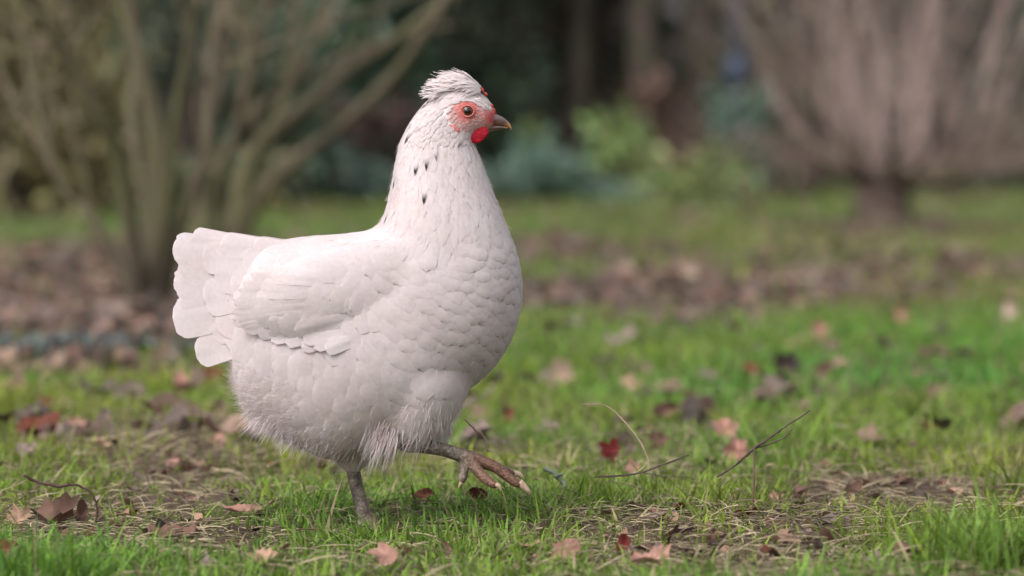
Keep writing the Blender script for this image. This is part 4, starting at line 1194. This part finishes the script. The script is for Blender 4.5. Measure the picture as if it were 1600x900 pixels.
# --- legs
def scale_mat(name, c1, c2, c3, vs=330):
    m, nt, b = material(name, .6, .35)
    tc = nt.nodes.new('ShaderNodeTexCoord'); v = nt.nodes.new('ShaderNodeTexVoronoi'); v.inputs['Scale'].default_value = vs; nt.links.new(tc.outputs['Object'], v.inputs['Vector'])
    n = noise(nt, 120, 4); at = nd(nt, 'ShaderNodeAttribute', attribute_name='toe')
    r = ramp(nt, [(.32, c1), (.66, c2)], n.outputs[0]); e = ramp(nt, [(.05, (1.25,) * 3), (.6, (.55,) * 3)], v.outputs['Distance'])
    r3 = ramp(nt, [(.3, c3), (.75, tuple(q * 1.6 for q in c3))], n.outputs[0])
    nt.links.new(mult(nt, mixc(nt, at.outputs[2], r.outputs[0], r3.outputs[0]), e.outputs[0]), b.inputs[0])
    iv = nd(nt, 'ShaderNodeMath', operation='MULTIPLY'); iv.inputs[1].default_value = -1; nt.links.new(v.outputs['Distance'], iv.inputs[0])
    bump(nt, b, iv.outputs[0], .5, .0012); return m
M_LEG = scale_mat('scaly_leg', (.085, .068, .053), (.30, .25, .205), (.135, .068, .046), 420)
M_CLAW = plain('horn_claw', (.33, .21, .14), (.50, .38, .28), 200, .4, .4)
def leg(name, label, tubes, claws, toe_from):
    e = empty(name); e.parent = hen; e['label'] = label
    acc = Acc()
    for pts, rad in tubes: tube(acc, [P(*p) for p in pts], np.array(rad) * K * .82, 6 * len(pts), 14)
    me = remeshed(acc, 'shank_and_toes', .0011, 4)
    co = np.empty(len(me.vertices) * 3, np.float32); me.vertices.foreach_get('co', co); co = co.reshape(-1, 3)
    d = (co[:, 0] - P(toe_from, 0).x) / .022
    a = me.color_attributes.new('toe', 'FLOAT_COLOR', 'POINT'); c4 = np.ones((len(co), 4), np.float32); c4[:, :3] = np.clip(d, 0, 1)[:, None]; a.data.foreach_set('color', c4.ravel())
    me.materials.clear(); obj('shank_and_toes', me, e, M_LEG)
    for pts, rad in claws:
        ac = Acc(); tube(ac, [P(*p) for p in pts], np.array(rad) * K, 14, 12); obj('claw', ac.mesh('claw'), e, M_CLAW)
n_ = YN
leg('leg', 'scaly raised leg with spread brown toes', [
    ([(640, 676, n_), (628, 688, n_), (634, 695, n_), (660, 697, n_), (690, 702, n_), (716, 710, n_), (738, 718, n_)], [15, 13, 13.5, 14, 13, 13.5, 15]),
    ([(728, 712, n_), (748, 720, n_), (772, 729, n_ - .002), (792, 744, n_ - .004), (806, 754, n_ - .005), (814, 757, n_ - .005)], [13, 13.5, 11, 9.5, 9, 7.5]),
    ([(734, 716, n_), (744, 732, n_ - .012), (756, 746, n_ - .020), (770, 756, n_ - .026), (776, 759, n_ - .028)], [13, 11, 10, 8.5, 6]),
    ([(726, 714, n_), (725, 732, n_ - .004), (723, 746, n_ - .007), (721, 754, n_ - .008)], [12, 9.5, 8.5, 6]),
    ([(740, 716, n_ + .004), (765, 725, n_ + .018), (788, 735, n_ + .026), (803, 741, n_ + .03)], [12, 10, 8.5, 6.5])],
    [([(811, 754, n_ - .005), (818, 760, n_ - .005), (825, 767, n_ - .005), (829, 773, n_ - .004)], [6.5, 5.5, 3.4, .6]),
     ([(775, 757, n_ - .028), (780, 760, n_ - .029), (783, 767, n_ - .03)], [3.8, 2.8, .5]),
     ([(721, 752, n_ - .008), (719, 757, n_ - .0085), (716, 762, n_ - .009)], [3.4, 2.4, .5]),
     ([(801, 740, n_ + .03), (810, 741, n_ + .032), (816, 746, n_ + .033), (818, 750, n_ + .033)], [5.5, 4.6, 3, .6])], 715)
f_ = YF
leg('leg', 'straight scaly standing leg planted in the grass', [
    ([(549, 712, f_), (552, 735, f_), (557, 760, f_), (564, 785, f_ - .002), (571, 808, f_ - .004), (577, 822, f_ - .006)], [14, 14, 13, 13.5, 14.5, 15]),
    ([(573, 814, f_ - .005), (600, 826, f_ - .008), (630, 829, f_ - .01), (652, 830, f_ - .01)], [13, 10, 9, 6]),
    ([(573, 814, f_ - .005), (596, 830, f_ - .03), (616, 835, f_ - .042), (632, 838, f_ - .048)], [13, 10, 8.5, 6]),
    ([(573, 814, f_ - .005), (598, 820, f_ + .018), (620, 822, f_ + .03), (636, 823, f_ + .036)], [13, 10, 8.5, 6]),
    ([(573, 814, f_ - .005), (560, 826, f_ - .010), (545, 830, f_ - .014)], [12, 9, 6])],
    [([(650, 830, f_ - .01), (660, 831, f_ - .01), (668, 834, f_ - .01)], [5, 4, .6]), ([(630, 838, f_ - .048), (640, 839, f_ - .05), (648, 842, f_ - .05)], [5, 4, .6]),
     ([(634, 823, f_ + .036), (644, 824, f_ + .037), (651, 827, f_ + .037)], [5, 4, .6]), ([(546, 830, f_ - .014), (538, 832, f_ - .015), (533, 834, f_ - .015)], [4.5, 3.5, .6])], 560)
print('feathers', N_F, 'tris', sum(len(o.data.loop_triangles) or sum(len(p.vertices) - 2 for p in o.data.polygons) for o in []))
